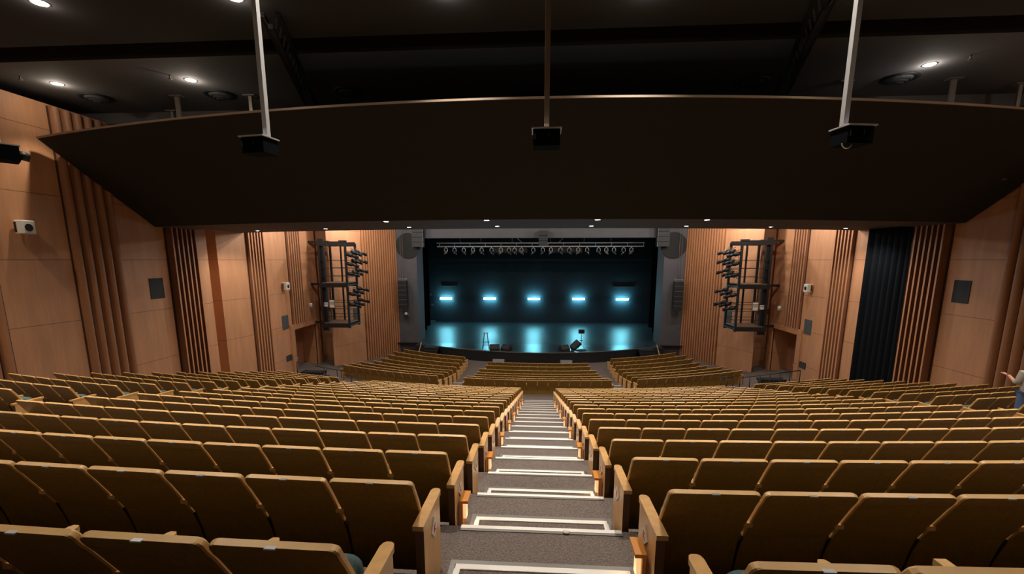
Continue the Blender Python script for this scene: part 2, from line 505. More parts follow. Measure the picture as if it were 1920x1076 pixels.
# ------------------------------------------------------------------ ceilings and the hanging bulkhead
YB = 14.5
def yb(x): return YB + x * x / (2 * 46.5)
bx = [-14.7 + 29.4 * i / 48 for i in range(49)]
b = MB()
TOPZ, KZ = 3.45, 1.25
for a, c in zip(bx[:-1], bx[1:]):
    # leaning face; the upper corners stop just short of the walls
    ta, tc_ = a * 14.45 / 14.7, c * 14.45 / 14.7
    A, Bp = (a, yb(a), KZ), (c, yb(c), KZ)
    Tc, Ta = (tc_, yb(c) - 3.95, TOPZ), (ta, yb(a) - 3.95, TOPZ)
    b.quad([Ta, Tc, Bp, A], 0, True)
    b.quad([A, Bp, (c, yb(c) + 1.85, KZ), (a, yb(a) + 1.85, KZ)], 1)                 # flat lower strip
    b.quad([(a, yb(a) + 1.85, KZ), (c, yb(c) + 1.85, KZ), (c, yb(c) + 1.85, KZ + 0.35), (a, yb(a) + 1.85, KZ + 0.35)], 0)
    # upper (back) skin
    b.quad([(ta, yb(a) - 3.80, TOPZ + 0.05), (tc_, yb(c) - 3.80, TOPZ + 0.05), (c, yb(c) + 1.85, KZ + 0.35), (a, yb(a) + 1.85, KZ + 0.35)][::-1], 0, True)
    # rim
    b.quad([(ta, yb(a) - 3.98, TOPZ + 0.005), (tc_, yb(c) - 3.98, TOPZ + 0.005), (tc_, yb(c) - 3.98, TOPZ + 0.05), (ta, yb(a) - 3.98, TOPZ + 0.05)], 2)
    b.quad([(ta, yb(a) - 3.98, TOPZ + 0.05), (tc_, yb(c) - 3.98, TOPZ + 0.05), (tc_, yb(c) - 3.78, TOPZ + 0.05), (ta, yb(a) - 3.78, TOPZ + 0.05)], 2)
    b.quad([(ta, yb(a) - 3.98, TOPZ + 0.005), (ta, yb(a) - 3.93, TOPZ + 0.005), (tc_, yb(c) - 3.93, TOPZ + 0.005), (tc_, yb(c) - 3.98, TOPZ + 0.005)], 2)
tag(b.build('ceiling_bulkhead', ['soffit', 'soffit_low', 'rim']), 'huge dark curved bulkhead hanging across the hall with a pale upper rim', kind='structure')
b = MB()
for a, c in zip(bx[:-1], bx[1:]):
    ya0, yc0 = yb(a) + 2.0, yb(c) + 2.0
    ya1, yc1 = 19.8 + a * a / 95, 19.8 + c * c / 95
    b.quad([(a, ya0, 1.33), (c, yc0, 1.33), (c, yc1, 1.33), (a, ya1, 1.33)], 0)
    b.quad([(a, ya1, 1.33), (c, yc1, 1.33), (c, yc1, 2.6), (a, ya1, 2.6)], 0)
    b.quad([(a, ya0, 1.33), (c, yc0, 1.33), (c, yc0, 1.6), (a, ya0, 1.6)], 0)
tag(b.build('ceiling_canopy', 'soffit_low'), 'dark ceiling strip beyond the bulkhead holding small downlights', kind='structure')
b = MB()
b.quad([(-16, 20, 2.9), (16, 20, 2.9), (16, 34.6, 2.9), (-16, 34.6, 2.9)])
tag(b.build('ceiling_front', 'ceil'), 'dark ceiling in front of the stage', kind='structure')
b = MB()
CZ = 4.9
b.quad([(-17, 11.5, CZ), (17, 11.5, CZ), (17, 15.4, CZ), (-17, 15.4, CZ)])
b.quad([(-17, 15.4, CZ), (17, 15.4, CZ), (17, 15.4, CZ - 0.35), (-17, 15.4, CZ - 0.35)])
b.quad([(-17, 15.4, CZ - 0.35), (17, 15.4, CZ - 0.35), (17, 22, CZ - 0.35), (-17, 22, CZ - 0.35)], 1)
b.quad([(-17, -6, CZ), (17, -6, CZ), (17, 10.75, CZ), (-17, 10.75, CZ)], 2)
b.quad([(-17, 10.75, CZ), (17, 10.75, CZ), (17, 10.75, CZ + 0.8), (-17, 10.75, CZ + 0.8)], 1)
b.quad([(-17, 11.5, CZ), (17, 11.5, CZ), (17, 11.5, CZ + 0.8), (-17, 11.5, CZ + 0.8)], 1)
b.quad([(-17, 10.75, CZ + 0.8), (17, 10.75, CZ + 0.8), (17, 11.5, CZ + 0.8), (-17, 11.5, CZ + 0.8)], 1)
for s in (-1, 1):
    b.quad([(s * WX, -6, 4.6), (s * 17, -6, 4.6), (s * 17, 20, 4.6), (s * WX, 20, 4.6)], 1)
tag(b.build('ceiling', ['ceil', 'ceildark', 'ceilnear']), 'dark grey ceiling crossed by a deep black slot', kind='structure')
b = MB(); b.quad([(-17, 22, 2.6), (17, 22, 2.6), (17, 22, 5), (-17, 22, 5)])
tag(b.build('ceiling_upstand', 'ceildark'), 'black upstand closing the ceiling void', kind='structure')

# ------------------------------------------------------------------ recessed lamps
def lamp(name, loc, r, label, energy, col, cat='ceiling light', group=None, kind='POINT', drop=0.22, direction=(0, 0, -1), cone=radians(140), spill=0.0):
    t = empty(name, loc)
    a = MB().lathe([(r, 0), (r * 1.25, -0.012), (r * 1.3, 0.0)], 18)
    a.build('trim_ring', 'lampring', t)
    c = MB(); c.quad([(r * cos(2 * pi * k / 16), r * sin(2 * pi * k / 16), -0.006) for k in range(16)][::-1])
    c.build('lens', 'lamp', t)
    if energy:
        light(kind, (0, 0, -drop), energy, col, t, size=0.08, cone=cone, blend=0.6, direction=direction, name='downlight')
        if spill:
            light('POINT', (0, 0, -.16), spill, col, t, size=0.05, name='lens_spill')
    tag(t, label, cat, group)
    return t
G1 = 'round downlights in the upper ceiling'
lamp('ceiling_downlight', (-9.62, 9.07, CZ), .13, 'round white downlight in the ceiling at the top left corner of the view', P_CEIL, WARM, group=G1, kind='SPOT', drop=.03, cone=radians(108), spill=9.0)
lamp('ceiling_downlight', (-5.74, 9.15, CZ), .13, 'warm downlight in the ceiling just above the left steel pole', P_CEIL, WARM, group=G1, kind='SPOT', drop=.03, cone=radians(108), spill=9.0)
lamp('ceiling_downlight', (-1.70, 9.25, CZ), .13, 'downlight glowing at the top edge between left and centre poles', P_CEIL, NEUT, group=G1, kind='SPOT', drop=.03, cone=radians(108), spill=9.0)
lamp('ceiling_downlight', (2.06, 9.35, CZ), .13, 'downlight glowing at the top edge between centre and right poles', P_CEIL, NEUT, group=G1, kind='SPOT', drop=.03, cone=radians(108), spill=9.0)
lamp('ceiling_downlight', (-13.57, 12.88, CZ), .13, 'downlight in the grey ceiling nearest the left wall, before the round vents', P_CEIL * .55, WARM, group=G1, kind='SPOT', drop=.03, cone=radians(82), spill=20.0)
lamp('ceiling_downlight', (-9.60, 12.87, CZ), .13, 'downlight in the grey ceiling between the two left round vents', P_CEIL, WARM, group=G1, kind='SPOT', drop=.03, cone=radians(108), spill=20.0)
lamp('ceiling_downlight', (9.96, 13.11, CZ), .13, 'single bright downlight in the grey ceiling right of the right pole', P_CEIL, NEUT, group=G1, kind='SPOT', drop=.03, cone=radians(108), spill=20.0)
G2 = 'round downlights behind the photographer\'s view'
for (x, y, e) in ((6.1, 9.2, 1.0), (10.1, 9.2, 1.0), (-9.6, 5.2, .85), (-5.7, 5.2, .85), (-1.7, 5.2, .85), (2.1, 5.2, .85), (6.0, 5.2, .85), (10.0, 5.2, .85), (-13.6, 9.1, .55), (13.8, 9.2, .55), (-13.6, 5.2, .4), (13.8, 5.2, .4), (13.8, 13.1, .45)):  # the ones beside the side walls are added, unseen, to brighten the walls
    lamp('ceiling_downlight', (x, y, CZ), .13, 'unseen round downlight in the dark ceiling over the upper rows', P_CEIL * e, WARM, group=G2, kind='SPOT', drop=.03, cone=radians(108), spill=7.0)

G3 = 'small lamps along the lower edge of the bulkhead'
K1 = [(-4.98, 'leftmost'), (-1.61, 'second from left'), (1.91, 'third from left'), (5.37, 'rightmost')]
for x, nm in K1:
    lamp('bulkhead_lamp', (x, yb(x) + 0.18, KZ - 0.002), .085, 'small bright lamp under the bulkhead lip, %s of the four' % nm, P_KNEE, WARM, group=G3, kind='SPOT', drop=0.03)
K2 = [(-12.9, 'leftmost'), (-9.19, 'second from left'), (-5.3, 'third from left'), (-1.62, 'fourth from left'), (2.13, 'fifth from left'), (5.94, 'sixth from left'), (9.54, 'seventh from left'), (13.11, 'rightmost')]
for x, nm in K2:
    y = 18.4 + x * x / 82
    lamp('canopy_lamp', (x, y, 1.328), .085, 'small bright lamp in the strip behind the bulkhead, %s of eight' % nm, P_PANEL, WARM, group='small lamps in the ceiling strip beyond the bulkhead', kind='SPOT', drop=0.03)
for x in (-12.6, -9.0, -5.3, -1.7, 1.9, 5.5, 9.1, 12.6):
    for y in ((24.0, 29.0) if abs(x) > 8 else (24.5, 30.5)):
        if y > 28 and abs(x) > 10: x2 = 11.6 * (1 if x > 0 else -1)
        else: x2 = x
        lamp('forestage_lamp', (x2, y, 2.898), .085, 'round downlight in the ceiling between bulkhead and stage', P_FORE * (2.3 if abs(x2) > 8 else 1.0), NEUT, group='downlights in the ceiling in front of the stage', drop=0.12)

# round ceiling vents
def vent(x, y, label):
    t = empty('round_vent', (x, y, CZ))
    MB().lathe([(0.42, 0), (0.44, -0.03), (0.38, -0.05), (0.30, -0.03)], 28).build('flange', 'dgreyvent', t)
    v = MB()
    for i, r in enumerate((0.30, 0.22, 0.14)):
        v.lathe([(r, -0.03 - 0.03 * i), (r - 0.07, -0.10 - 0.035 * i), (r - 0.08, -0.08 - 0.035 * i)], 24)
    for a in range(6):
        v.bar((0.03 * cos(a), 0.03 * sin(a), -0.12), (0.3 * cos(a * pi / 3), 0.3 * sin(a * pi / 3), -0.04), 0.015)
    v.build('diffuser_cone', 'greyvent', t)
    tag(t, label, 'air vent', 'round air vents in the grey ceiling')
for x, nm in ((-13.5, 'nearest the left wall'), (-9.55, 'right of the two left downlights'), (-5.58, 'just beyond the left sloping truss, in shadow'), (5.98, 'left of the right sloping truss, in shadow'), (9.87, 'beside the bright right downlight')):
    vent(x, 13.95, 'round dark ceiling vent with cone louvres, ' + nm)
# tiny sprinklers
for x, y, nm in ((-14.0, 12.3, 'left of the leftmost ceiling downlight'), (-9.9, 12.5, 'before the second ceiling downlight'), (10.5, 12.6, 'right of the bright right ceiling downlight')):
    s_ = MB().cyl((x, y, CZ), (x, y, CZ - 0.09), 0.02, n=8); s_.lathe([(0.0, 0), (0.05, 0.0), (0.05, 0.01), (0, 0.012)], 10, c=(x, y, CZ - 0.1))
    tag(s_.build('sprinkler', 'dsteel'), 'tiny sprinkler head under the ceiling, ' + nm, 'sprinkler', 'ceiling sprinklers')

# short hangers between ceiling and bulkhead
for (u, x, y, w_, nm) in ((0, -12.2, 15.3, .09, 'leftmost, above the bright part of the rim'), (0, -10.95, 14.0, .13, 'under the leftmost vents'), (0, -8.7, 14.1, .10, 'beside the left steel pole'),
                          (0, 8.55, 14.1, .10, 'just behind the right steel pole'), (0, 11.4, 14.1, .13, 'under the bright right downlight'), (0, 13.6, 14.6, .10, 'at the right edge of the view')):
    zt = CZ - (0.35 if y > 15.3 else 0)
    t = MB(); t.box((x - w_ / 2, y - .03, 2.3), (x + w_ / 2, y + .03, zt)); t.box((x - .18, y - .1, zt - .03), (x + .18, y + .1, zt))
    tag(t.build('bulkhead_hanger', 'dsteel'), 'short flat steel hanger holding the bulkhead, ' + nm, 'hanger', 'steel hangers above the bulkhead')
# sloping black trusses
for s, nm in ((-1, 'left'), (1, 'right')):
    t = MB()
    p0, p1 = (s * 5.28, 9.5, 4.78), (s * 7.25, 15.2, 4.72)
    o_ = Vector((0.16, -0.05 * s, 0))
    P0, P1 = Vector(p0), Vector(p1)
    for dx, dz in ((-.16, 0), (.16, 0), (0, -.22)):
        t.bar(P0 + Vector((dx, 0, dz)), P1 + Vector((dx, 0, dz)), 0.09)
    for i in range(16):
        a = P0.lerp(P1, i / 16); c = P0.lerp(P1, (i + 1) / 16)
        t.bar(a + Vector((-.16, 0, 0)), c + Vector((0, 0, -.22)), 0.03); t.bar(a + Vector((.16, 0, 0)), c + Vector((0, 0, -.22)), 0.03)
    tag(t.build('ceiling_truss', 'black'), 'black lattice truss running away under the ceiling on the %s' % nm, 'truss', 'pair of black ceiling trusses')

# ------------------------------------------------------------------ poles with hanging equipment boxes
def pole(x, y, zb_, yawz, label, ringlet=False, m='steel', ox=0.0):
    t = empty('hanging_projector_box', (x, y, zb_), (0, 0, yawz))
    p = MB(); p.box((-.026, -.026, 0.0), (.026, .026, CZ - zb_)); p.build('pole', m, t)
    q = MB(); q.box((-.155 + ox, -.10, -.006), (.155 + ox, .16, .006)); q.build('top_plate', 'steel', t)
    q = MB(); q.box((-.14 + ox, -.08, -.17), (.14 + ox, .15, -.008))
    q.box((-.09 + ox, -.086, -.15), (.10 + ox, -.08, -.03)); q.box((-.125 + ox, -.092, -.11), (-.112 + ox, -.08, -.05), 1)
    q.box((.02 + ox, -.092, -.09), (.028 + ox, -.08, -.04), 1)
    q.build('housing', ['blackcloth', 'greyvent'], t, bevel=.006)
    q = MB(); q.cyl((ox, .15, -.08), (ox, .24, -.10), .05, n=14); q.build('lens_barrel', 'black', t)
    if ringlet:
        q = MB()
        pts = [(ox - .14 + .055 * cos(a), -.08, -.17 + .055 * sin(a)) for a in [pi * (1.05 + 0.85 * i / 12) for i in range(13)]]
        q.tube(pts, .005); q.build('cable_loop', 'white', t)
    tag(t, label, 'projector', 'black boxes hung on steel poles')
    return t
pole(-2.88, 5.0, 1.315, radians(-9), 'black equipment box on a brightly lit steel pole, left of centre', ox=-.13)
pole(0.15, 5.0, 1.335, 0.0, 'black equipment box on the dim centre steel pole', m='poledim')
pole(3.12, 5.0, 1.315, radians(9), 'black equipment box with a white cable loop on the right steel pole', True, ox=.13)
pole(-6.05, 5.0, 1.28, radians(-35), 'black equipment box on a pole, cut off by the left edge')

# ------------------------------------------------------------------ theatre seats
PROF = [(0, 0), (.001, -.004), (.003, -.011), (.007, -.02), (.011, -.03), (.026, -.06), (.052, -.10), (.087, -.165), (.122, -.23), (.154, -.29), (.182, -.344), (.213, -.403), (.243, -.50), (.262, -.58), (.278, -.66), (.292, -.74), (.30, -.80)]
HS = .845
def back_mb(W=.526, full=True):
    """moulded plywood back: rear face, front face and a rounded light edge; y forward, top at z=HS, y=0"""
    b = MB()
    T, be, R = .034, .007, .03
    rows = []
    prof = PROF if full else [PROF[i] for i in (0, 2, 4, 6, 8, 11, 13, 16)]
    for i, (y, z) in enumerate(prof):
        j = min(i + 1, len(prof) - 1); k = max(i - 1, 0)
        ty, tz = prof[j][0] - prof[k][0], prof[j][1] - prof[k][1]
        L = sqrt(ty * ty + tz * tz); ny, nz = -tz / L, ty / L          # forward normal
        s = -z
        hw = W / 2 - (R - sqrt(max(0, R * R - (R - s) ** 2)) if s < R else 0)
        hw += 0.006 * min(1, max(0, (s - .40)) / .1)
        pts = []
        for (dx, dn) in ((-hw + be, 0), (-hw, be), (-hw, T - be), (-hw + be, T), (hw - be, T), (hw, T - be), (hw, be), (hw - be, 0)):
            pts.append((dx, y + ny * dn, HS + z + nz * dn))
        rows.append((pts, s))
    for (A, sa), (Bq, sb) in zip(rows[:-1], rows[1:]):
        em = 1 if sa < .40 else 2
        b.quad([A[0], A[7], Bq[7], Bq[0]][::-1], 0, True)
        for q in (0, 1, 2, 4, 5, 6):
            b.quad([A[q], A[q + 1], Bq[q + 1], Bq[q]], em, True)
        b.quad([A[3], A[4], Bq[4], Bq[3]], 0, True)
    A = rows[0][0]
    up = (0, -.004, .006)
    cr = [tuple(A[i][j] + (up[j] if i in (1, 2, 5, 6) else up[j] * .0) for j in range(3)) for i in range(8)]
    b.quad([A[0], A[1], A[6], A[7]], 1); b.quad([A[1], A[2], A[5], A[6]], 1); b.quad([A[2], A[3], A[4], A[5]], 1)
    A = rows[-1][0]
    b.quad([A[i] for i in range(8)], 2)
    return b
def cushion_mb(full=True):
    """tipped-up seat cushion with rounded rim"""
    b = MB()
    w2, t, z0, z1 = .205, .085, .25, .60
    def rr(w_, za, zb_, r, n):
        pts = []
        for cx, cz, a0 in ((w_ - r, zb_ - r, 0), (-w_ + r, zb_ - r, pi / 2), (-w_ + r, za + r, pi), (w_ - r, za + r, 1.5 * pi)):
            for i in range(n + 1):
                a = a0 + pi / 2 * i / n
                pts.append((cx + r * cos(a), cz + r * sin(a)))
        return pts
    n = 4 if full else 1
    A = rr(w2 - .02, z0 + .02, z1 - .02, .05, n); Bq = rr(w2, z0, z1, .06, n)
    lay = [(A, .0), (Bq, .02), (Bq, t - .02), (A, t)]
    def sh(z): return .30 + (z - z0) * -.12
    k = len(A)
    base = len(b.v)
    for pts, d in lay:
        for (x, z) in pts:
            b.v.append((x, sh(z) + d, z))
    for i in range(3):
        for j in range(k):
            j2 = (j + 1) % k
            b.f.append((base + i * k + j, base + i * k + j2, base + (i + 1) * k + j2, base + (i + 1) * k + j)); b.m.append(0); b.sm.append(True)
    b.f.append(tuple(base + j for j in range(k))); b.m.append(0); b.sm.append(False)
    b.f.append(tuple(base + 3 * k + j for j in reversed(range(k)))); b.m.append(0); b.sm.append(False)
    return b
def arm_mb(full=True):
    b = MB()
    z = .582
    if full:
        poly = [(-.026, .14), (.026, .14), (.03, .385), (.026, .42), (.014, .437), (-.014, .437), (-.026, .42), (-.03, .385)]
    else:
        poly = [(-.028, .14), (.028, .14), (.028, .46), (-.028, .46)]
    b.prism(poly, 'z', z, z - .03, 0)
    return b
def stand_mb():
    b = MB(); b.box((-.010, .30, 0), (.010, .40, .552)); b.box((-.03, .18, 0), (.03, .42, .02)); return b
def endpanel_mb(full=True):
    """slab at the row end: pale side, dark rear edge, pale armrest cap"""
    b = MB()
    b.box((-.026, .0, 0), (.026, .40, .56), 0)
    b.quad([(-.027, -.001, .0), (.027, -.001, .0), (.027, -.001, .555), (-.027, -.001, .555)], 1)
    if full:
        b.prism([(-.034, -.03), (.034, -.03), (.034, .40), (.026, .425), (.012, .435), (-.012, .435), (-.026, .425), (-.034, .40)], 'z', .592, .562, 0)
    else:
        b.box((-.034, -.03, .562), (.034, .42, .592), 0)
    return b
MATS = {'backrest': ['seat_back', 'seat_edge', 'seat_low'], 'cushion': ['fabric'], 'armrest': ['seat_edge'], 'stand': ['seat_low'], 'end_panel': ['end_wood', 'end_dark']}
me_cache = {}
def part(name, mb_fn, mats, parent, loc=(0, 0, 0)):
    key = name
    if key not in me_cache:
        o = mb_fn().build(name, mats, parent, loc)
        me_cache[key] = o
        return o
    o = me_cache[key].copy(); C.objects.link(o); o.parent = parent; o.location = loc
    return o
def plate_mb(): return MB().box((-.022, -.010, HS - .004), (.022, .018, HS + .0025))
def sign_mb(sg):
    """diamond row tag on the aisle face of the end panel"""
    b = MB()
    r, z, y, x = .072, .425, .23, sg * .034
    pts = [(y - r, z), (y, z - r), (y + r, z), (y, z + r)]
    b.prism(pts if sg > 0 else pts[::-1], 'x', sg * .027, x, 0)
    xo = x + sg * .001
    def st(a, c, w_=.009):
        b.bar((xo, y + a[0] * sg, z + a[1]), (xo, y + c[0] * sg, z + c[1]), .002, w_, 1)
    st((-.018, -.026), (-.018, .026)); st((-.014, 0), (.018, .026)); st((-.014, 0), (.018, -.026))
    return b

def seat(loc, rz, left_arm, right_arm, label, sign=0):
    t = empty('theatre_seat', loc, (0, 0, rz))
    part('backrest', back_mb, MATS['backrest'], t)
    part('number_plate', plate_mb, ['plate'], t)
    part('cushion', cushion_mb, MATS['cushion'], t)
    for side_, kind in ((-1, left_arm), (1, right_arm)):
        if kind == 'arm':
            a = part('armrest', arm_mb, MATS['armrest'], t, (side_ * PITCHX / 2, 0, 0))
            part('armrest_stand', stand_mb, MATS['stand'], t, (side_ * PITCHX / 2, 0, 0))
        elif kind == 'end':
            a = part('end_panel', endpanel_mb, MATS['end_panel'], t, (side_ * (PITCHX / 2 + .022), 0, 0))
            if sign == side_:
                nm = 'row_tag'
                key = nm + str(side_)
                if key not in me_cache:
                    me_cache[key] = sign_mb(side_).build(nm, ['white', 'red'], a)
                    o = me_cache[key]
                else:
                    o = me_cache[key].copy(); C.objects.link(o); o.parent = a
                o['label'] = 'white diamond row tag with red print'
    tag(t, label, 'theatre seat', 'wooden theatre seats facing the stage')
    return t

PITCHX = .545
# rings of seats: (block, start x nearest the centre aisle, count, direction)
BL = [('inner', -1, -.64, 13, .545), ('inner', 1, .84, 14, .545), ('outer', -1, -9.40, 7, .56), ('outer', 1, 9.85, 8, .545)]
def proj(P):
    fwd = Vector((-sin(YAW) * cos(PITCH), cos(YAW) * cos(PITCH), -sin(PITCH)))
    rt = Vector((cos(YAW), sin(YAW), 0)); up = rt.cross(fwd)
    P = Vector(P) - Vector((CAMX, 0, 0)); w_ = P.dot(fwd)
    return (CX + F * P.dot(rt) / w_, CY - F * P.dot(up) / w_, w_) if w_ > .05 else (0, 0, -1)
allseats = []
for k in range(-1, NLAST + 1):
    R = RC - DY * k
    for blk, sg, x0, n, pt in BL:
        th = asin((x0 - .1) / R)
        for j in range(n):
            a = th + sg * (j + .5) * pt / R
            x, y = .1 + R * sin(a), YC - R * cos(a)
            z = tread_z(k)
            u, v, w_ = proj((x, y, z + .8))
            vis = w_ > 0 and -60 < u < 1985 and v < 1100
            allseats.append(dict(k=k, blk=blk, sg=sg, j=j, n=n, x=x, y=y, z=z, rz=a, d=sqrt(x * x + y * y + z * z), vis=vis, tier='upper'))
# lower seating
for n_ in range(8):
    R = YC2 - LY[n_]
    if n_ < 7:
        half = [7, 7, 6.5, 6.5, 6.5, 6, 6][n_]
        N = int(half * 2)
        for j in range(N):
            a = (j - (N - 1) / 2) * .54 / R + .05 / R
            allseats.append(dict(k=n_, blk='centre', sg=0, j=j, n=N, x=R * sin(a), y=YC2 - R * cos(a), z=LTR[n_], rz=a, d=99, vis=True, tier='lower'))
    xs0 = [5.1, 5.0, 4.95, 4.9, 4.85, 4.85, 4.85, 4.85][n_]
    xs1 = [11.4, 11.3, 11.1, 10.9, 10.7, 10.5, 10.3, 10.1][n_]
    for sg in (-1, 1):
        a0, a1 = asin(xs0 / R), asin(min(.98, xs1 / R))
        N = int((a1 - a0) * R / .545)
        for j in range(N):
            a = sg * (a0 + (j + .5) * .545 / R)
            allseats.append(dict(k=n_, blk='side', sg=sg, j=j, n=N, x=R * sin(a), y=YC2 - R * cos(a), z=LTR[n_], rz=a, d=99, vis=True, tier='lower'))
cand = sorted([s for s in allseats if s['tier'] == 'upper' and s['vis']], key=lambda s: s['d'])
chosen = set(id(s) for s in cand[:300])
stuff = MB()
bk, cu, ar, en = back_mb(full=False), cushion_mb(False), arm_mb(False), endpanel_mb(False)
for s in allseats:
    sg, j, n = s['sg'], s['j'], s['n']
    inner_side = -sg if sg else 0          # side that faces the centre aisle
    la = ra = None
    if sg:
        first, last = (j == 0), (j == n - 1)
        # right neighbour arm for left blocks is on the aisle side
        if sg < 0:
            ra = 'end' if first else None; la = 'end' if last else 'arm'
        else:
            la = 'end' if first else None; ra = 'end' if last else 'arm'
    else:
        la = 'end' if j == 0 else None; ra = 'end' if j == n - 1 else 'arm'
    if id(s) in chosen:
        side_w = 'left' if sg < 0 else 'right'
        row = ORD[s['k'] + 2]
        if s['blk'] == 'inner':
            if j == 0:
                lab = 'aisle seat with end panel, %s of the centre aisle, %s row from the camera' % (side_w, row)
            else:
                lab = 'brown moulded theatre seat, %s %s of the centre aisle, %s row down from the camera' % (ORD[j + 1], side_w, row)
        else:
            lab = 'brown theatre seat, %s beyond the %s side aisle, %s row down from the camera' % (ORD[j + 1], side_w, row)
        seat((s['x'], s['y'], s['z']), s['rz'], la, ra, lab, sign=(-sg if (j == 0 and s['blk'] == 'inner') else 0))
    else:
        if s['y'] < 1.0:
            continue
        mt = Matrix.Translation((s['x'], s['y'], s['z'] + (0 if s['tier'] == 'upper' else -.045))) @ Matrix.Rotation(s['rz'], 4, 'Z')
        stuff.add(bk, mt, [0, 1, 2])
        stuff.add(cu, mt, [3])
        for side_, kd in ((-1, la), (1, ra)):
            if kd == 'arm': stuff.add(ar, mt @ Matrix.Translation((side_ * .2725, 0, 0)), [1])
            elif kd == 'end':
                stuff.add(en, mt @ Matrix.Translation((side_ * .295, 0, 0)), [4, 5])
                if s['tier'] == 'lower' or s['blk'] == 'inner':
                    stuff.box((side_ * .295 + min(side_ * .026, side_ * .034), .19, .34), (side_ * .295 + max(side_ * .026, side_ * .034), .27, .44), 6, mt)
o = stuff.build('distant_theatre_seats', ['seat_back', 'seat_edge', 'seat_low', 'fabric', 'end_wood', 'end_dark', 'white'])
tag(o, 'remaining small brown theatre seats in the lower and farther rows', 'theatre seat', kind='stuff')

# ------------------------------------------------------------------ aisle lamps on the end panels
def aisle_lamp(k, sg, label, lit):
    xe = -.567 if sg < 0 else .767
    y = 2.43 + DY * k + (0.01)
    z = tread_z(k)
    s = 1 if sg < 0 else -1
    t = empty('aisle_lamp', (xe, y, z))
    def X(a, b_): return (min(s * a, s * b_), max(s * a, s * b_))
    a0, a1 = X(0.0, .07)
    MB().box((a0, .08, .36), (a1, .26, .385)).build('cap', 'lampwood', t)
    a0, a1 = X(.0, .022)
    MB().box((a0, .09, .0), (a1, .25, .36)).build('mounting_board', 'lampwood', t)
    a0, a1 = X(.022, .05)
    MB().box((a0, .12, .20), (a1, .19, .35)).build('diffuser', 'lampglow', t)
    if lit:
        light('POINT', (s * .10, .16, .2), 0.15, (1, .66, .35), t, size=.03, name='aisle_glow')
    tag(t, label, 'aisle light', 'small wooden step lights on the row ends')
for k in range(0, 16):
    if k % 2 == 1:
        aisle_lamp(k, -1, 'small orange wooden step lamp left of the centre aisle, %s row down from the camera' % ORD[k + 2], k < 8)
    else:
        aisle_lamp(k, 1, 'small orange wooden step lamp right of the centre aisle, %s row down from the camera' % ORD[k + 2], k < 8)

# ------------------------------------------------------------------ nosing strips and half steps of the centre aisle
for k in range(-2, NLAST + 1):
    y1 = 3.34 + DY * k; z = tread_z(k)
    b = MB(); b.box((-.53, y1 - .032, z), (.775, y1 + .012, z + .008), 0); b.box((-.53, y1 - .060, z), (.775, y1 - .032, z + .006), 1)
    b.box((-.53, y1 + .001, z - .03), (.775, y1 + .012, z), 0)
    o = b.build('step_edge_strip', ['alu', 'alugrey'])
    tag(o, ('white metal edge strip on the centre aisle, %s step from the bottom edge' % ORD[k + 2]) if k > -2 else 'white metal edge strip on the aisle step nearest the photographer', 'stair nosing', 'metal strips on the edges of the aisle steps')
    # half step below it
    t = empty('half_step', (0.13, y1, z - .112))
    bb = MB(); bb.box((-.62, .001, (-DZ if k < NLAST else LAND - z) + .112), (.62, .36, -.004), 0); bb.build('carpeted_block', 'carpet', t)
    bb = MB()
    bb.box((-.62, .325, -.004), (.62, .365, .004), 1); bb.box((-.58, .275, -.004), (.58, .325, .005), 0)
    for s in (-1, 1):
        a, c = sorted((s * .62, s * .585)); bb.box((a, .014, -.004), (c, .325, .0045), 1)
        a, c = sorted((s * .585, s * .545)); bb.box((a, .014, -.004), (c, .275, .005), 0)
    bb.build('edge_frame', ['alu', 'alugrey'], t)
    tag(t, ('carpeted half step with pale frame, centre aisle, %s from the bottom edge' % ORD[k + 2]) if k > -2 else 'carpeted half step with pale frame nearest the photographer', 'step', 'carpeted half steps in the centre aisle')
b = MB()
b.lathe([(0.0, 0.0), (.03, .002), (.028, .008), (.014, .017), (0, .018)], 7, c=(.33, 3.30, tread_z(0) + .008))
tag(b.build('paper_scrap', 'white'), 'small crumpled white scrap lying on an aisle step edge', 'paper')
# side-aisle strips near the lower block
for sg, nm in ((-1, 'left'), (1, 'right')):
    for n in range(1, 4):
        y = yL(4.5, 21.52 + DY * n)
        b = MB(); b.box((sg * 4.35 - .45, y - .05, LTR[n - 1]), (sg * 4.35 + .45, y + .01, LTR[n - 1] + .008))
        tag(b.build('step_edge_strip', ['alu']), 'pale step strip in the %s aisle between lower seat blocks, %s from the back' % (nm, ORD[n]), 'stair nosing', 'metal strips on the edges of the aisle steps')

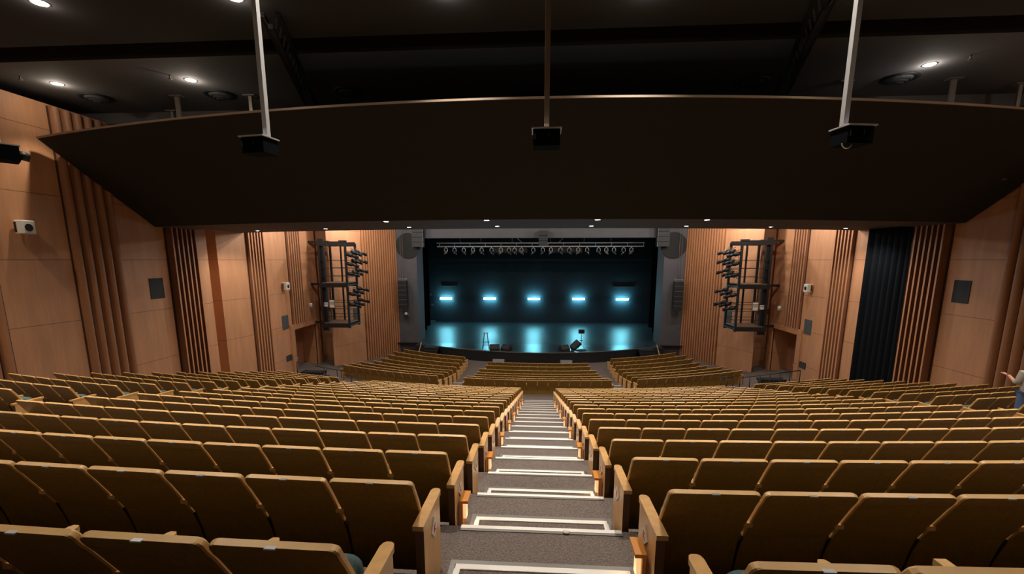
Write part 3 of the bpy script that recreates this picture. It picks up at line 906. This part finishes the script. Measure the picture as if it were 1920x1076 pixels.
# ------------------------------------------------------------------ wall fittings
def wx(sg, d=0.0): return sg * (WX - d)
def wall_box(name, sg, y0, y1, z0, z1, d, m, label, cat, group=None):
    a, c = sorted((wx(sg, 0.0), wx(sg, d)))
    o = MB().box((a, y0, z0), (c, y1, z1)).build(name, m)
    tag(o, label, cat, group)
    return o
for sg, nm in ((-1, 'left'), (1, 'right')):
    wall_box('square_vent', sg, 16.22, 16.85, -1.48, -.70, .02, 'dgreyvent', 'black rectangular grille on the %s wall between two groups of fins' % nm, 'vent', 'black wall grilles')
    wall_box('square_vent', sg, 24.75, 25.4, -4.0, -3.2, .02, 'greyvent', 'dark grey rectangular grille on the %s wall beside the doorway' % nm, 'vent', 'black wall grilles')
    # loudspeakers
    spots = [(24.78, 25.5, -1.72, -1.28, 'beside the fins above the doorway')] + ([(11.95, 12.4, .72, 1.10, 'near the left edge of the view')] if sg < 0 else [])
    for y0, y1, z0, z1, wh in spots:
        t = empty('wall_loudspeaker', (wx(sg, .0), (y0 + y1) / 2, (z0 + z1) / 2))
        h = (z1 - z0) / 2
        MB().box((-.05 if sg < 0 else -.06, -.03, -h * .5), (.06 if sg < 0 else .05, .03, h * .5)).build('bracket', 'white', t)
        cb = MB(); a, c = sorted((-sg * .06, -sg * .34)); cb.box((a, -.17, -h), (c, .17, h)); cb.build('cabinet', 'white', t, bevel=.03)
        cc = MB().cyl((-sg * .335, -.02, -.01), (-sg * .352, -.02, -.01), .105, n=18); cc.build('speaker_cone', 'black', t)
        xa, xb = sorted((-sg * .09, -sg * .15))
        MB().box((xa, -.182, -h * .75), (xb, -.165, h * .75)).build('side_port', 'black', t)
        tag(t, 'small cream wall loudspeaker on the %s wall, %s' % (nm, wh), 'loudspeaker', 'cream wall loudspeakers')
    # emergency lamp, row plan sign
    o = MB().lathe([(0, -.16), (.09, -.13), (.11, 0), (.09, .13), (0, .16)], 14, c=(wx(sg, .05), 28.05, -2.9)).build('wall_lamp', 'white')
    tag(o, 'small rounded white lamp above the %s side doorway' % nm, 'wall lamp')
    t = empty('seat_plan_sign', (wx(sg, .0), 25.15, -5.75))
    a, c = sorted((-sg * .0, -sg * .03))
    MB().box((a, -.28, -.17), (c, .28, .17)).build('board', 'black2', t)
    bb = MB()
    for r_ in range(2):
        for q in range(3):
            a, c = sorted((-sg * .03, -sg * .034))
            bb.box((a, -.22 + q * .16, -.12 + r_ * .14), (c, -.11 + q * .16, -.10 + r_ * .14)); bb.box((a, -.22 + q * .16, -.05 + r_ * .14), (c, -.15 + q * .16, -.03 + r_ * .14))
    bb.build('printed_marks', 'monitor_grey', t)
    tag(t, 'small black sign with pale print on the %s wall beside the doorway' % nm, 'sign')
    # vent and switch on the splayed wall under the tower
    p = Vector((sg * 12.62, 30.5, 0)); ang = atan(.457) * sg
    o = MB().box((-.02, -.28, -.42), (.02, .28, .42)).build('square_vent', 'greyvent', loc=(sg * 12.63, 30.42, -3.75), rot=(0, 0, ang))
    tag(o, 'dark grille on the splayed %s wall just under the lighting tower' % nm, 'vent', 'black wall grilles')
    o = MB().box((-.09, -.02, -.10), (.09, .02, .10)).build('wall_switch', 'white', loc=(sg * 14.3, 30.27, -6.0))
    tag(o, 'small white switch plate on the recessed %s wall below the lighting tower' % nm, 'switch')

# black drape in the recess of the right wall
b = MB(); n = 90
for i in range(n):
    ya, yb_ = 18.93 + 2.25 * i / n, 18.93 + 2.25 * (i + 1) / n
    fa = lambda y: WX + .02 - .10 * abs(sin(y * 9)) - (.10 * max(0, (y - 20.8)) / .4)
    b.quad([(fa(ya), ya, -7), (fa(yb_), yb_, -7), (fa(yb_) + (.0), yb_, 1.6), (fa(ya), ya, 1.6)][::-1], 0, True)
tag(b.build('hanging_drape', 'blackcloth'), 'long black curtain hanging in the recess of the right wall', 'curtain')

# ------------------------------------------------------------------ lighting towers
def tower(sg):
    nm = 'left' if sg < 0 else 'right'
    x0, x1, y0, y1 = 11.7, 13.35, 27.05, 28.55
    zt, zm, zb_ = 1.02, -1.55, -4.05
    t = empty('lighting_tower', (0, 0, 0))
    def P(x, y, z): return (sg * x, y, z)
    f = MB()
    for x, y in ((x0, y0), (x0, y1), (x1, y0), (x1, y1)):
        f.bar(P(x, y, zb_ - .15), P(x, y, zt), .12)
    f.bar(P(x1 - .05, y0 + .2, zb_ - .35), P(x1 - .05, y0 + .2, zt + .25), .36, .2)       # heavy rear stanchion
    f.bar(P(x0 + .95, y1, zb_), P(x0 + .95, y1, zt), .09)
    for z, th in ((zt - .05, .26), (zm, .26), (zb_, .26)):
        f.bar(P(x0, y0, z), P(x1 + .12, y0, z), .10, th); f.bar(P(x0, y1, z), P(x1 + .12, y1, z), .10, th)
        f.bar(P(x0, y0, z), P(x0, y1, z), .10, .12); f.bar(P(x1, y0, z), P(x1, y1, z), .10, .12)
    # arms to the wall
    for z in (zt + .1, zm, zb_):
        f.bar(P(x1, y1 - .1, z), P(WX + .05, y1 - .1, z), .14)
    f.box((min(sg * (x0 + .0), sg * (x0 + .35)), y0 - .1, zt + .03), (max(sg * x0, sg * (x0 + .35)), y0 + .3, zt + .14))
    f.build('frame', 'black', t)
    r = MB()
    for zb2 in (zm, zb_):
        for h in (.55, 1.05, 1.5 if zb2 > -2 else 1.45):
            r.bar(P(x0, y0, zb2 + h), P(x1, y0, zb2 + h), .028); r.bar(P(x0, y1, zb2 + h), P(x1, y1, zb2 + h), .028)
    for i in range(9):
        z = zb_ + .5 + i * .5
        r.bar(P(x0, y0, z), P(x0, y1, z), .03)
    r.build('guard_rails', 'black', t)
    for z, in ((zm,), (zb_,)):
        d = MB(); a, c = sorted((sg * x0, sg * x1)); d.box((a, y0, z + .13), (c, y1, z + .17)); d.build('deck', 'deck', t)
    b = MB(); a, c = sorted((sg * (x0 + .95), sg * (x0 + 1.25))); b.box((a, y0 + .06, -2.95), (c, y0 + .14, -2.48)); b.build('white_box', 'white', t, bevel=.02)
    b = MB(); a, c = sorted((sg * (x0 + 1.35), sg * (x0 + 1.6))); b.box((a, y0 + .06, -2.9), (c, y0 + .14, -2.62)); b.build('round_white_box', 'white', t, bevel=.05)
    tag(t, 'black two-deck lighting tower standing out from the %s wall beside the stage' % nm, 'lighting tower', 'pair of black lighting towers')
    # profile spotlights along the stage-side face
    rng = random.Random(3 if sg < 0 else 5)
    heights = [.62, .1, -.05, -.55, -.75, -1.15, -1.9, -2.1, -2.5, -2.75, -3.05, -3.35]
    zs = [.55, .0, -.62, -1.85, -2.55]
    i = 0
    names = ['topmost', 'second', 'third', 'fourth', 'fifth']
    for li, z in enumerate(zs):
        for col, y in enumerate((y0 + .15, y0 + .7, y0 + 1.25)):
            zz = z - .12 * (2 - col) + rng.uniform(-.05, .05)
            l = empty('profile_spotlight', P(x0 - .06, y, zz))
            aim = Vector((-sg * 1.0, .75 + rng.uniform(-.1, .1), .0)).normalized()
            aim.z = -.28 + rng.uniform(-.06, .06); aim.normalize()
            s0 = Vector((-sg * .16, 0, 0))
            L = .52 + .12 * (col == 2)
            h = MB()
            h.cyl(s0 - aim * .18, s0 + aim * .10, .11, .13, 12); h.cyl(s0 + aim * .10, s0 + aim * (L - .12), .085, .085, 12); h.cyl(s0 + aim * (L - .12), s0 + aim * L, .10, .105, 12)
            h.build('barrel', 'black', l)
            h = MB().cyl(s0 + aim * (L + .001), s0 + aim * (L + .006), .085, n=12); h.build('lens', 'lens', l)
            h = MB(); h.tube([s0 + Vector((0, -.15, 0)), s0 + Vector((0, -.15, .2)), s0 + Vector((0, .15, .2)), s0 + Vector((0, .15, 0))], .014)
            h.tube([s0 + Vector((0, 0, .2)), Vector((0, 0, .24))], .02); h.build('yoke', 'dsteel', l)
            h = MB(); h.tube([s0 - aim * .18, s0 - aim * .22 + Vector((0, 0, -.16)), Vector((0, .1, -.24)), Vector((0, .12, .1))], .010); h.build('cable', 'dsteel', l)
            tag(l, 'black profile spotlight on the %s tower, %s level, %s in its row from the hall' % (nm, names[li], ORD[col + 1]), 'spotlight', 'profile spotlights on the towers')
tower(-1)
tower(1)

# ------------------------------------------------------------------ proscenium loudspeakers and fixtures
for sg, nm in ((-1, 'left'), (1, 'right')):
    t = empty('line_array', (sg * 10.28, 33.75, 0))
    zt = -1.55
    ti = radians(3)
    for i in range(6):
        z1 = zt - .36 * i
        bb = MB(); wv_ = .32
        bb.prism([(-.25, z1 - .345), (.2, z1 - .30), (.2, z1 - .02), (-.25, z1)], 'x', -wv_, wv_, 0)
        bb.box((-wv_ - .01, -.26, z1 - .01), (wv_ + .01, -.24, z1 + .006), 1)
        bb.build('speaker_box', ['black2', 'monitor_grey'], t)
    bb = MB(); bb.bar((-.32, 0, zt + .12), (.32, 0, zt + .12), .06); bb.bar((-.25, -.2, zt + .05), (-.25, .2, zt + .16), .05); bb.bar((.25, -.2, zt + .05), (.25, .2, zt + .16), .05)
    bb.build('rigging_frame', 'monitor_grey', t)
    bb = MB(); bb.cyl((-.08, 0, zt + .12), (-.08, 0, 2.8), .012, n=6); bb.cyl((.08, 0, zt + .12), (.08, 0, 2.8), .012, n=6); bb.build('hoist_cable', 'dsteel', t)
    tag(t, 'column of six black speakers hung before the %s grey pier of the stage' % nm, 'loudspeaker array', 'hanging speaker columns')
    # upper corner cluster
    t = empty('corner_speaker', (sg * 9.0, 33.85, 0))
    for i in range(4):
        MB().box((-.42, -.25, .95 + .36 * i), (.42, .3, 1.28 + .36 * i)).build('speaker_box', 'black2', t)
    bb = MB()
    for i in range(4): bb.box((-.43 * sg - .012, -.265, .93 + .36 * i), (-.43 * sg + .012, -.245, 1.27 + .36 * i))
    bb.build('rigging_link', 'monitor_grey', t)
    MB().cyl((-.3, 0, 2.3), (-.3, 0, 2.9), .012, n=6).cyl((.3, 0, 2.3), (.3, 0, 2.9), .012, n=6).build('hoist_cable', 'dsteel', t)
    tag(t, 'stack of black speakers hung at the top %s corner of the stage opening' % nm, 'loudspeaker array', 'hanging speaker columns')
    bb = MB(); bb.cyl((sg * 9.9, 34.20, 1.05), (sg * 9.9, 34.29, 1.05), .95, n=30)
    o = bb.build('round_reflector', 'dgreyvent'); tag(o, 'large dark round disc on the %s pier beside the corner speakers' % nm, 'acoustic disc')
t = empty('moving_light', (-10.15, 33.95, -4.25))
MB().box((-.16, -.1, -.12), (.16, .1, .0)).build('base', 'black2', t)
MB().lathe([(0, -.13), (.1, -.08), (.12, .0), (.1, .09), (0, .13)], 12, c=(0, -.1, .15)).build('head', 'white', t)
MB().box((-.2, -.02, -.05), (-.16, .02, .2)).box((.16, -.02, -.05), (.2, .02, .2)).build('yoke', 'monitor_grey', t)
MB().bar((0, .1, -.1), (0, .36, -.1), .05).build('bracket', 'black', t)
tag(t, 'small pale moving light on the left grey pier below the speaker column', 'stage light')
# centre cluster
t = empty('centre_speaker', (.35, 34.0, 0))
for i in range(3):
    MB().box((-.33, -.3, 1.05 + .36 * i), (.33, .2, 1.38 + .36 * i)).build('speaker_box', 'black2', t)
MB().cyl((-.2, -.05, 2.1), (-.2, -.05, 2.9), .012, n=6).cyl((.2, -.05, 2.1), (.2, -.05, 2.9), .012, n=6).build('hoist_cable', 'dsteel', t)
tag(t, 'short stack of black speakers hanging over the middle of the stage', 'loudspeaker array')

# ------------------------------------------------------------------ lighting bar over the stage
t = empty('lighting_bar', (0, 36.5, 0))
b = MB(); b.cyl((-8.2, 0, 1.32), (8.3, 0, 1.32), .045, n=8); b.cyl((-8.2, .1, 1.05), (8.3, .1, 1.05), .045, n=8)
for i in range(14):
    x = -8.0 + i * 1.25
    b.cyl((x, 0, 1.32), (x, .1, 1.05), .02, n=5)
b.build('pipe', 'steel', t)
b = MB()
for x in (-6.3, -4.6, -2.1, .95, 3.6, 5.7): b.cyl((x, 0, 1.32), (x, 0, 4.5), .018, n=5)
b.build('suspension_wire', 'steel', t)
b = MB(); b.box((-3.6, .3, .55), (-.9, .38, 1.15)); b.box((1.0, .3, .55), (3.5, .38, 1.15)); b.build('border_panel', 'dgreyvent', t)
tag(t, 'long grey lighting bar hung across the stage opening', 'lighting bar')
for (xa, xb) in ((-2.05, -1.3), (2.25, 1.6)):
    o = MB().cyl((xa, 35.6, 2.0 if xa < 0 else 2.0), (xb, 36.2, 1.35), .03, n=6).build('slanting_pipe', 'steel')
    tag(o, 'thin slanting pale pipe above the %s half of the lighting bar' % ('left' if xa < 0 else 'right'), 'pipe')
rng = random.Random(11)
LXS = [-7.45, -6.75, -6.0, -5.25, -4.55, -3.75, -3.0, -2.35, -1.9, -1.35, -.4, .35, 1.0, 1.75, 2.45, 3.15, 3.85, 4.75, 5.35, 5.95, 6.7, 7.3]
for i, x in enumerate(LXS):
    t = empty('stage_light', (x, 36.45, 1.05))
    tl = rng.uniform(-.5, .5)
    h = MB(); h.tube([(-.13, 0, -.42), (-.13, 0, -.18), (0, 0, -.1), (.13, 0, -.18), (.13, 0, -.42)], .018, n=5); h.cyl((0, 0, 0), (0, 0, -.12), .03, n=6)
    h.build('yoke', 'steel', t)
    aim = Vector((tl, -.75, -.6)).normalized()
    c0 = Vector((0, 0, -.42))
    h = MB().cyl(c0 - aim * .16, c0 + aim * .12, .10, .12, n=10); h.build('can', 'black' if i % 3 else 'dsteel', t)
    h = MB().lathe([(0, -.05), (.06, -.03), (.065, .02), (0, .05)], 10, c=tuple(c0 + aim * .14)); h.build('lens', 'plate' if i % 2 == 0 else 'monitor_grey', t)
    h = MB().box((.14 * (1 if tl > 0 else -1) - .03, -.05, -.62), (.14 * (1 if tl > 0 else -1) + .03, .0, -.56)); h.build('clamp_knob', 'monitor_grey', t)
    tag(t, 'small stage light hanging from the lighting bar, %s from the left' % (ORD[i + 1] if i + 1 < len(ORD) else 'last'), 'stage light', 'stage lights on the lighting bar')

# ------------------------------------------------------------------ LED bars on the back wall
for i, x in enumerate((-9.5, -4.97, -.43, 4.11, 8.48)):
    t = empty('light_bar', (x, 45.86, -3.93))
    MB().box((-.61, -.05, -.075), (.61, .03, .075)).build('tube', 'led', t)
    for a in (-.64, .61):
        MB().box((a, -.06, -.08), (a + .03, .04, .08)).build('end_cap', 'black', t)
    for a in (-.4, .4):
        MB().cyl((a, .03, 0), (a, .30, 0), .012, n=6).build('bracket', 'black', t)
    tag(t, 'glowing cyan white light bar on the stage back wall, %s from the left' % ORD[i + 1], 'light bar', 'row of five glowing light bars')
for x0_, x1_, nm in ((-10.0, -8.5, 'left'), (7.6, 9.6, 'right')):
    o = MB().box((x0_, 46.1, -2.72), (x1_, 46.2, -2.66)).build('wall_rail', 'greyvent')
    tag(o, 'thin dim rail on the back wall above the %s light bar' % nm, 'rail')
o = MB().box((-11.6, 45.9, STG), (-10.75, 46.1, -6.28)).build('door_threshold', 'monitor_grey'); tag(o, 'pale threshold at the foot of the back wall, far left', 'threshold')
o = MB().box((-11.6, 46.1, -3.7), (-11.1, 46.2, -3.45)).build('exit_sign', 'greyvent'); tag(o, 'dim small sign on the back wall at the far left of the stage', 'sign')
o = MB().box((-11.2, 46.1, -4.75), (-10.95, 46.2, -4.55)).build('wall_plate', 'greyvent'); tag(o, 'dim small plate on the back wall under the far left sign', 'wall plate')

# ------------------------------------------------------------------ things on the stage
t = empty('bar_stool', (-3.72, 31.75, STG))
MB().lathe([(0, 1.25), (.17, 1.25), (.19, 1.23), (.19, 1.20), (0, 1.19)], 18).build('seat', 'white', t)
for i in range(4):
    a = pi / 4 + i * pi / 2
    MB().cyl((.14 * cos(a), .14 * sin(a), 1.2), (.33 * cos(a), .33 * sin(a), 0), .016, n=6).build('leg', 'black', t)
for r_, z in ((.25, .52), (.29, .30)):
    MB().tube([(r_ * cos(2 * pi * k / 16), r_ * sin(2 * pi * k / 16), z) for k in range(17)], .011).build('foot_ring', 'black', t)
tag(t, 'tall black bar stool with a pale round seat, on the left of the stage', 'stool')
def wedge(x, y, z, rz, label, s=1.0, m='black2', grille='black', roll=0.0, group='wedge monitors on the stage floor'):
    t = empty('wedge_monitor', (x, y, z), (roll, 0, rz))
    p = [(-.26 * s, 0), (.24 * s, 0), (.24 * s, .16 * s), (.02 * s, .42 * s), (-.26 * s, .16 * s)]
    MB().prism(p, 'x', -.34 * s, .34 * s, 0).build('cabinet', m, t, bevel=.012)
    g = MB(); g.quad([(-.31 * s, .228 * s, .182 * s), (.31 * s, .228 * s, .182 * s), (.31 * s, .036 * s, .41 * s), (-.31 * s, .036 * s, .41 * s)])
    g.v = [(a, b_ + .006, c + .006) for a, b_, c in g.v]
    g.build('grille', grille, t)
    tag(t, label, 'stage monitor', group)
    return t
wedge(-3.05, 31.45, STG, radians(8), 'black wedge monitor beside the bar stool at the stage edge', 1.05)
wedge(-2.2, 31.5, STG, radians(-35), 'black wedge monitor right of the one beside the bar stool', 1.0)
wedge(1.93, 31.6, STG, radians(30), 'black wedge monitor at the stage edge, right of centre', 1.0)
wt = wedge(2.82, 31.9, STG + .16, radians(35), 'black wedge monitor tilted up before the music stand', 1.05)
wt.rotation_euler = (radians(0), radians(-38), radians(25)); wt.location = (2.82, 31.9, STG + .22)
o = MB().lathe([(0, .0), (.42, .0), (.42, .02), (0, .03)], 24, c=(3.12, 31.75, STG)).build('round_mat', 'black2'); tag(o, 'flat dark round mat under the tilted stage monitor', 'mat')
t = empty('music_stand', (3.2, 32.4, STG))
MB().cyl((0, 0, .25), (0, 0, 1.2), .016, n=8).build('pole', 'black', t)
for i in range(3):
    a = pi / 2 + i * 2 * pi / 3
    MB().tube([(0, 0, .32), (.28 * cos(a), .28 * sin(a), .02)], .012).build('leg', 'black', t)
MB().box((-.22, -.012, 1.12), (.22, .012, 1.42)).build('desk', 'black', t)
MB().box((-.1, -.05, .58), (.1, .05, .61)).build('accessory_shelf', 'black', t)
tag(t, 'thin black music stand standing right of centre on the stage', 'music stand')

# front fill monitors on the hall floor, before the stage
for x, y, rz, nm in ((-5.35, 30.35, radians(170), 'left front of the stage, behind the left block'), (-2.62, 29.85, radians(180), 'before the stage, left of centre'), (1.98, 29.85, radians(180), 'before the stage, right of centre'), (5.95, 30.6, radians(190), 'right front of the stage, behind the right block')):
    wedge(x, y, PIT, rz, 'grey fronted floor monitor ' + nm, 1.25, 'black2', 'monitor_grey', group='grey fronted monitors on the hall floor')
# stage side steps with wooden handrails
for sg, nm in ((-1, 'left'), (1, 'right')):
    t = empty('stage_steps', (sg * 7.9, 32.2, PIT))
    s_ = MB()
    for i in range(4):
        s_.box((-.55, -.9 + .3 * i, 0), (.55, .8, .2 * (i + 1) - .01))
    s_.build('treads', 'fascia', t)
    h = MB(); h.tube([(sg * .65, -1.3, .35), (sg * .75, .3, 1.15)], .03, n=8); h.build('handrail', 'rail_wood', t)
    for f_ in (.15, .5, .85):
        y_ = -1.3 + 1.6 * f_; x_ = sg * (.65 + .1 * f_)
        MB().cyl((x_, y_, 0), (x_, y_, .35 + .8 * f_), .018, n=6).build('rail_post', 'black', t)
    tag(t, 'dark steps with a slanting wooden handrail at the %s end of the stage front' % nm, 'steps', 'steps at the ends of the stage')
    b = MB(); lo, hi = sorted((sg * 7.2, sg * 9.3)); b.box((lo, 33.0, PIT), (hi, 33.9, STG - .01))
    tag(b.build('trim_%d' % (20 if sg < 0 else 21), 'fascia'), 'black base under the %s end of the stage' % nm, kind='structure')

# ------------------------------------------------------------------ railings at the cross aisle
def railing(pts, label, posts, h=.95):
    t = empty('handrail', (0, 0, 0))
    MB().tube([(x, y, z + h) for x, y, z in pts], .022, n=6).build('top_rail', 'black', t)
    for x, y, z in posts:
        MB().cyl((x, y, z), (x, y, z + h), .026, n=6).build('post', 'black', t)
    tag(t, label, 'railing', 'black railings by the cross aisle')
def lerp(a, c, f): return tuple(a[i] + (c[i] - a[i]) * f for i in range(3))
A, Bp = (-10.9, 20.9, -6.12), (-9.45, 20.9, -6.34)
railing([A, Bp], 'black railing beside the left cross aisle, left section', [lerp(A, Bp, f) for f in (.3, .75)])
A, Bp = (-9.35, 20.6, -6.45), (-8.6, 20.6, -6.5)
railing([A, Bp], 'small black railing beside the left cross aisle, right section', [A, lerp(A, Bp, .5), Bp])
A, Bp = (-12.0, 21.2, -6.0), (-11.75, 21.2, -6.0)
railing([A, Bp], 'short black railing near the sign on the left wall', [A])
A, Bp = (9.45, 20.8, -6.35), (12.1, 20.8, -5.95)
railing([A, Bp], 'long sloping black railing beside the right cross aisle', [lerp(A, Bp, f / 6) for f in range(7)])
A, Bp = (8.55, 20.7, -6.3), (9.1, 20.7, -6.3)
railing([A, Bp], 'small black railing beside the right cross aisle, nearest the centre', [A, lerp(A, Bp, .5), Bp])
for sg, nm in ((-1, 'left'), (1, 'right')):
    t = empty('equipment_cart', (sg * 12.9, 24.6, PIT + .25))
    MB().box((-.75, -.25, .42), (.55, .25, .55)).build('top_tray', 'black2', t)
    MB().box((-.6, -.22, .15), (.8, .22, .28)).build('lower_tray', 'black2', t)
    for a in (-.7, .5):
        MB().bar((a, -.2, 0), (a + .1, -.2, .6), .04).build('leg', 'black', t); MB().bar((a, .2, 0), (a + .1, .2, .6), .04).build('leg', 'black', t)
    tag(t, 'low black trolley parked before the %s side doorway' % nm, 'trolley')

# ------------------------------------------------------------------ person at the right edge (cut by the frame)
def skinned(name, verts, edges, radii, m, parent, sub=2, root=0):
    me = bpy.data.meshes.new(name); me.from_pydata(verts, edges, []); me.materials.append(M[m])
    o = bpy.data.objects.new(name, me); C.objects.link(o); o.parent = parent
    sk = o.modifiers.new('skin', 'SKIN'); sk.use_smooth_shade = True
    sv = me.skin_vertices[0].data
    for i, r in enumerate(radii):
        sv[i].radius = (r, r) if not isinstance(r, tuple) else r
        sv[i].use_root = (i == root)
    sb = o.modifiers.new('sub', 'SUBSURF'); sb.levels = sub; sb.render_levels = sub
    return o
tp = empty('person', (10.44, 9.80, tread_z(6)), (0, 0, radians(-15)))
tp.scale = (.93, .93, .93)
V = [(0, 0, .95), (0, 0, 1.12), (0, .01, 1.30), (0, 0, 1.42), (0, -.01, 1.50), (0, .0, 1.58), (0, .01, 1.70),
     (-.17, 0, 1.40), (-.23, .02, 1.14), (-.25, .20, 1.24), (-.26, .27, 1.28),
     (.17, 0, 1.40), (.25, 0, 1.14), (.25, .08, .92), (.25, .10, .84),
     (-.09, 0, .90), (-.11, .02, .50), (-.12, 0, .09), (-.12, .16, .04), (.09, 0, .90), (.11, .02, .50), (.12, 0, .09), (.12, .16, .04)]
E_ = [(0, 1), (1, 2), (2, 3), (3, 4), (4, 5), (5, 6), (3, 7), (7, 8), (8, 9), (9, 10), (3, 11), (11, 12), (12, 13), (13, 14), (0, 15), (15, 16), (16, 17), (17, 18), (0, 19), (19, 20), (20, 21), (21, 22)]
Rr_ = [(.155, .11), (.14, .10), (.165, .115), (.12, .09), .055, .085, .075, .062, .046, .036, .032, .062, .046, .036, .032, .088, .058, .040, .036, .088, .058, .040, .036]
skinned('body', V, E_, Rr_, 'skin', tp)
sh = [(0, 0, .88), V[1], V[2], V[3], V[7], V[8], (-.24, .11, 1.19), V[11], V[12], (.25, .04, 1.02)]
skinned('shirt', sh, [(0, 1), (1, 2), (2, 3), (3, 4), (4, 5), (5, 6), (3, 7), (7, 8), (8, 9)], [(.185, .14), (.17, .13), (.195, .145), (.12, .10), .085, .066, .06, .085, .066, .06], 'shirt', tp)
skinned('trousers', [V[0], V[15], V[16], (-.12, 0, .14), V[19], V[20], (.12, 0, .14)], [(0, 1), (1, 2), (2, 3), (0, 4), (4, 5), (5, 6)], [(.165, .125), .108, .078, .062, .108, .078, .062], 'jeans', tp)
skinned('hair', [(0, -.03, 1.60), (0, -.03, 1.68), (0, .0, 1.755)], [(0, 1), (1, 2)], [(.09, .09), (.108, .11), (.075, .075)], 'hair', tp)
for sd, (hx, hy, hz), dr in ((-1, (-.26, .27, 1.28), Vector((-.35, .85, .25))), (1, (.25, .10, .84), Vector((0, .2, -1)))):
    dr.normalize(); hp = Vector((hx, hy, hz)); sw = dr.cross(Vector((0, 0, 1)) if sd < 0 else Vector((0, 1, 0))).normalized()
    vv = [hp, hp + dr * .045]; ee = [(0, 1)]; rr = [.028, .030]
    for i, (off, ln) in enumerate(((-.030, .062), (-.010, .075), (.010, .070), (.030, .055))):
        b0 = len(vv); vv += [hp + dr * .08 + sw * off, hp + dr * (.08 + ln * .55) + sw * off * 1.1, hp + dr * (.08 + ln) + sw * off * 1.1 + Vector((0, 0, -.018))]
        ee += [(1, b0), (b0, b0 + 1), (b0 + 1, b0 + 2)]; rr += [.010, .009, .008]
    b0 = len(vv); vv += [hp + dr * .035 + sw * -.04, hp + dr * .075 + sw * -.062]; ee += [(0, b0), (b0, b0 + 1)]; rr += [.011, .009]
    skinned('hand', [tuple(q) for q in vv], ee, rr, 'skin', tp, 1)
for x in (-.12, .12):
    skinned('shoe', [(x, -.05, .05), (x, .08, .045), (x, .19, .035)], [(0, 1), (1, 2)], [(.05, .05), (.05, .045), (.04, .035)], 'shoe', tp)
f = MB()
f.lathe([(0, -.014), (.012, -.01), (.013, .01), (0, .016)], 8, c=(0, .105, 1.615)); f.build('nose', 'skin', tp)
for x in (-.033, .033): MB().lathe([(0, -.009), (.012, 0), (0, .009)], 8, c=(x, .082, 1.645)).build('eye', 'black', tp)
MB().box((-.025, .083, 1.573), (.025, .094, 1.58)).build('mouth', 'red', tp)
for x in (-.083, .083): MB().lathe([(0, -.03), (.016, -.01), (.018, .015), (0, .03)], 8, c=(x, .01, 1.63)).build('ear', 'skin', tp)
tag(tp, 'fair haired person in a pale grey top standing among the seats at the right edge', 'person')

# ------------------------------------------------------------------ raise everything so the hall floor before the stage is z = 0
for o in list(C.objects):
    if o.parent is None and o.type != 'CAMERA':
        o.location.z += ZO
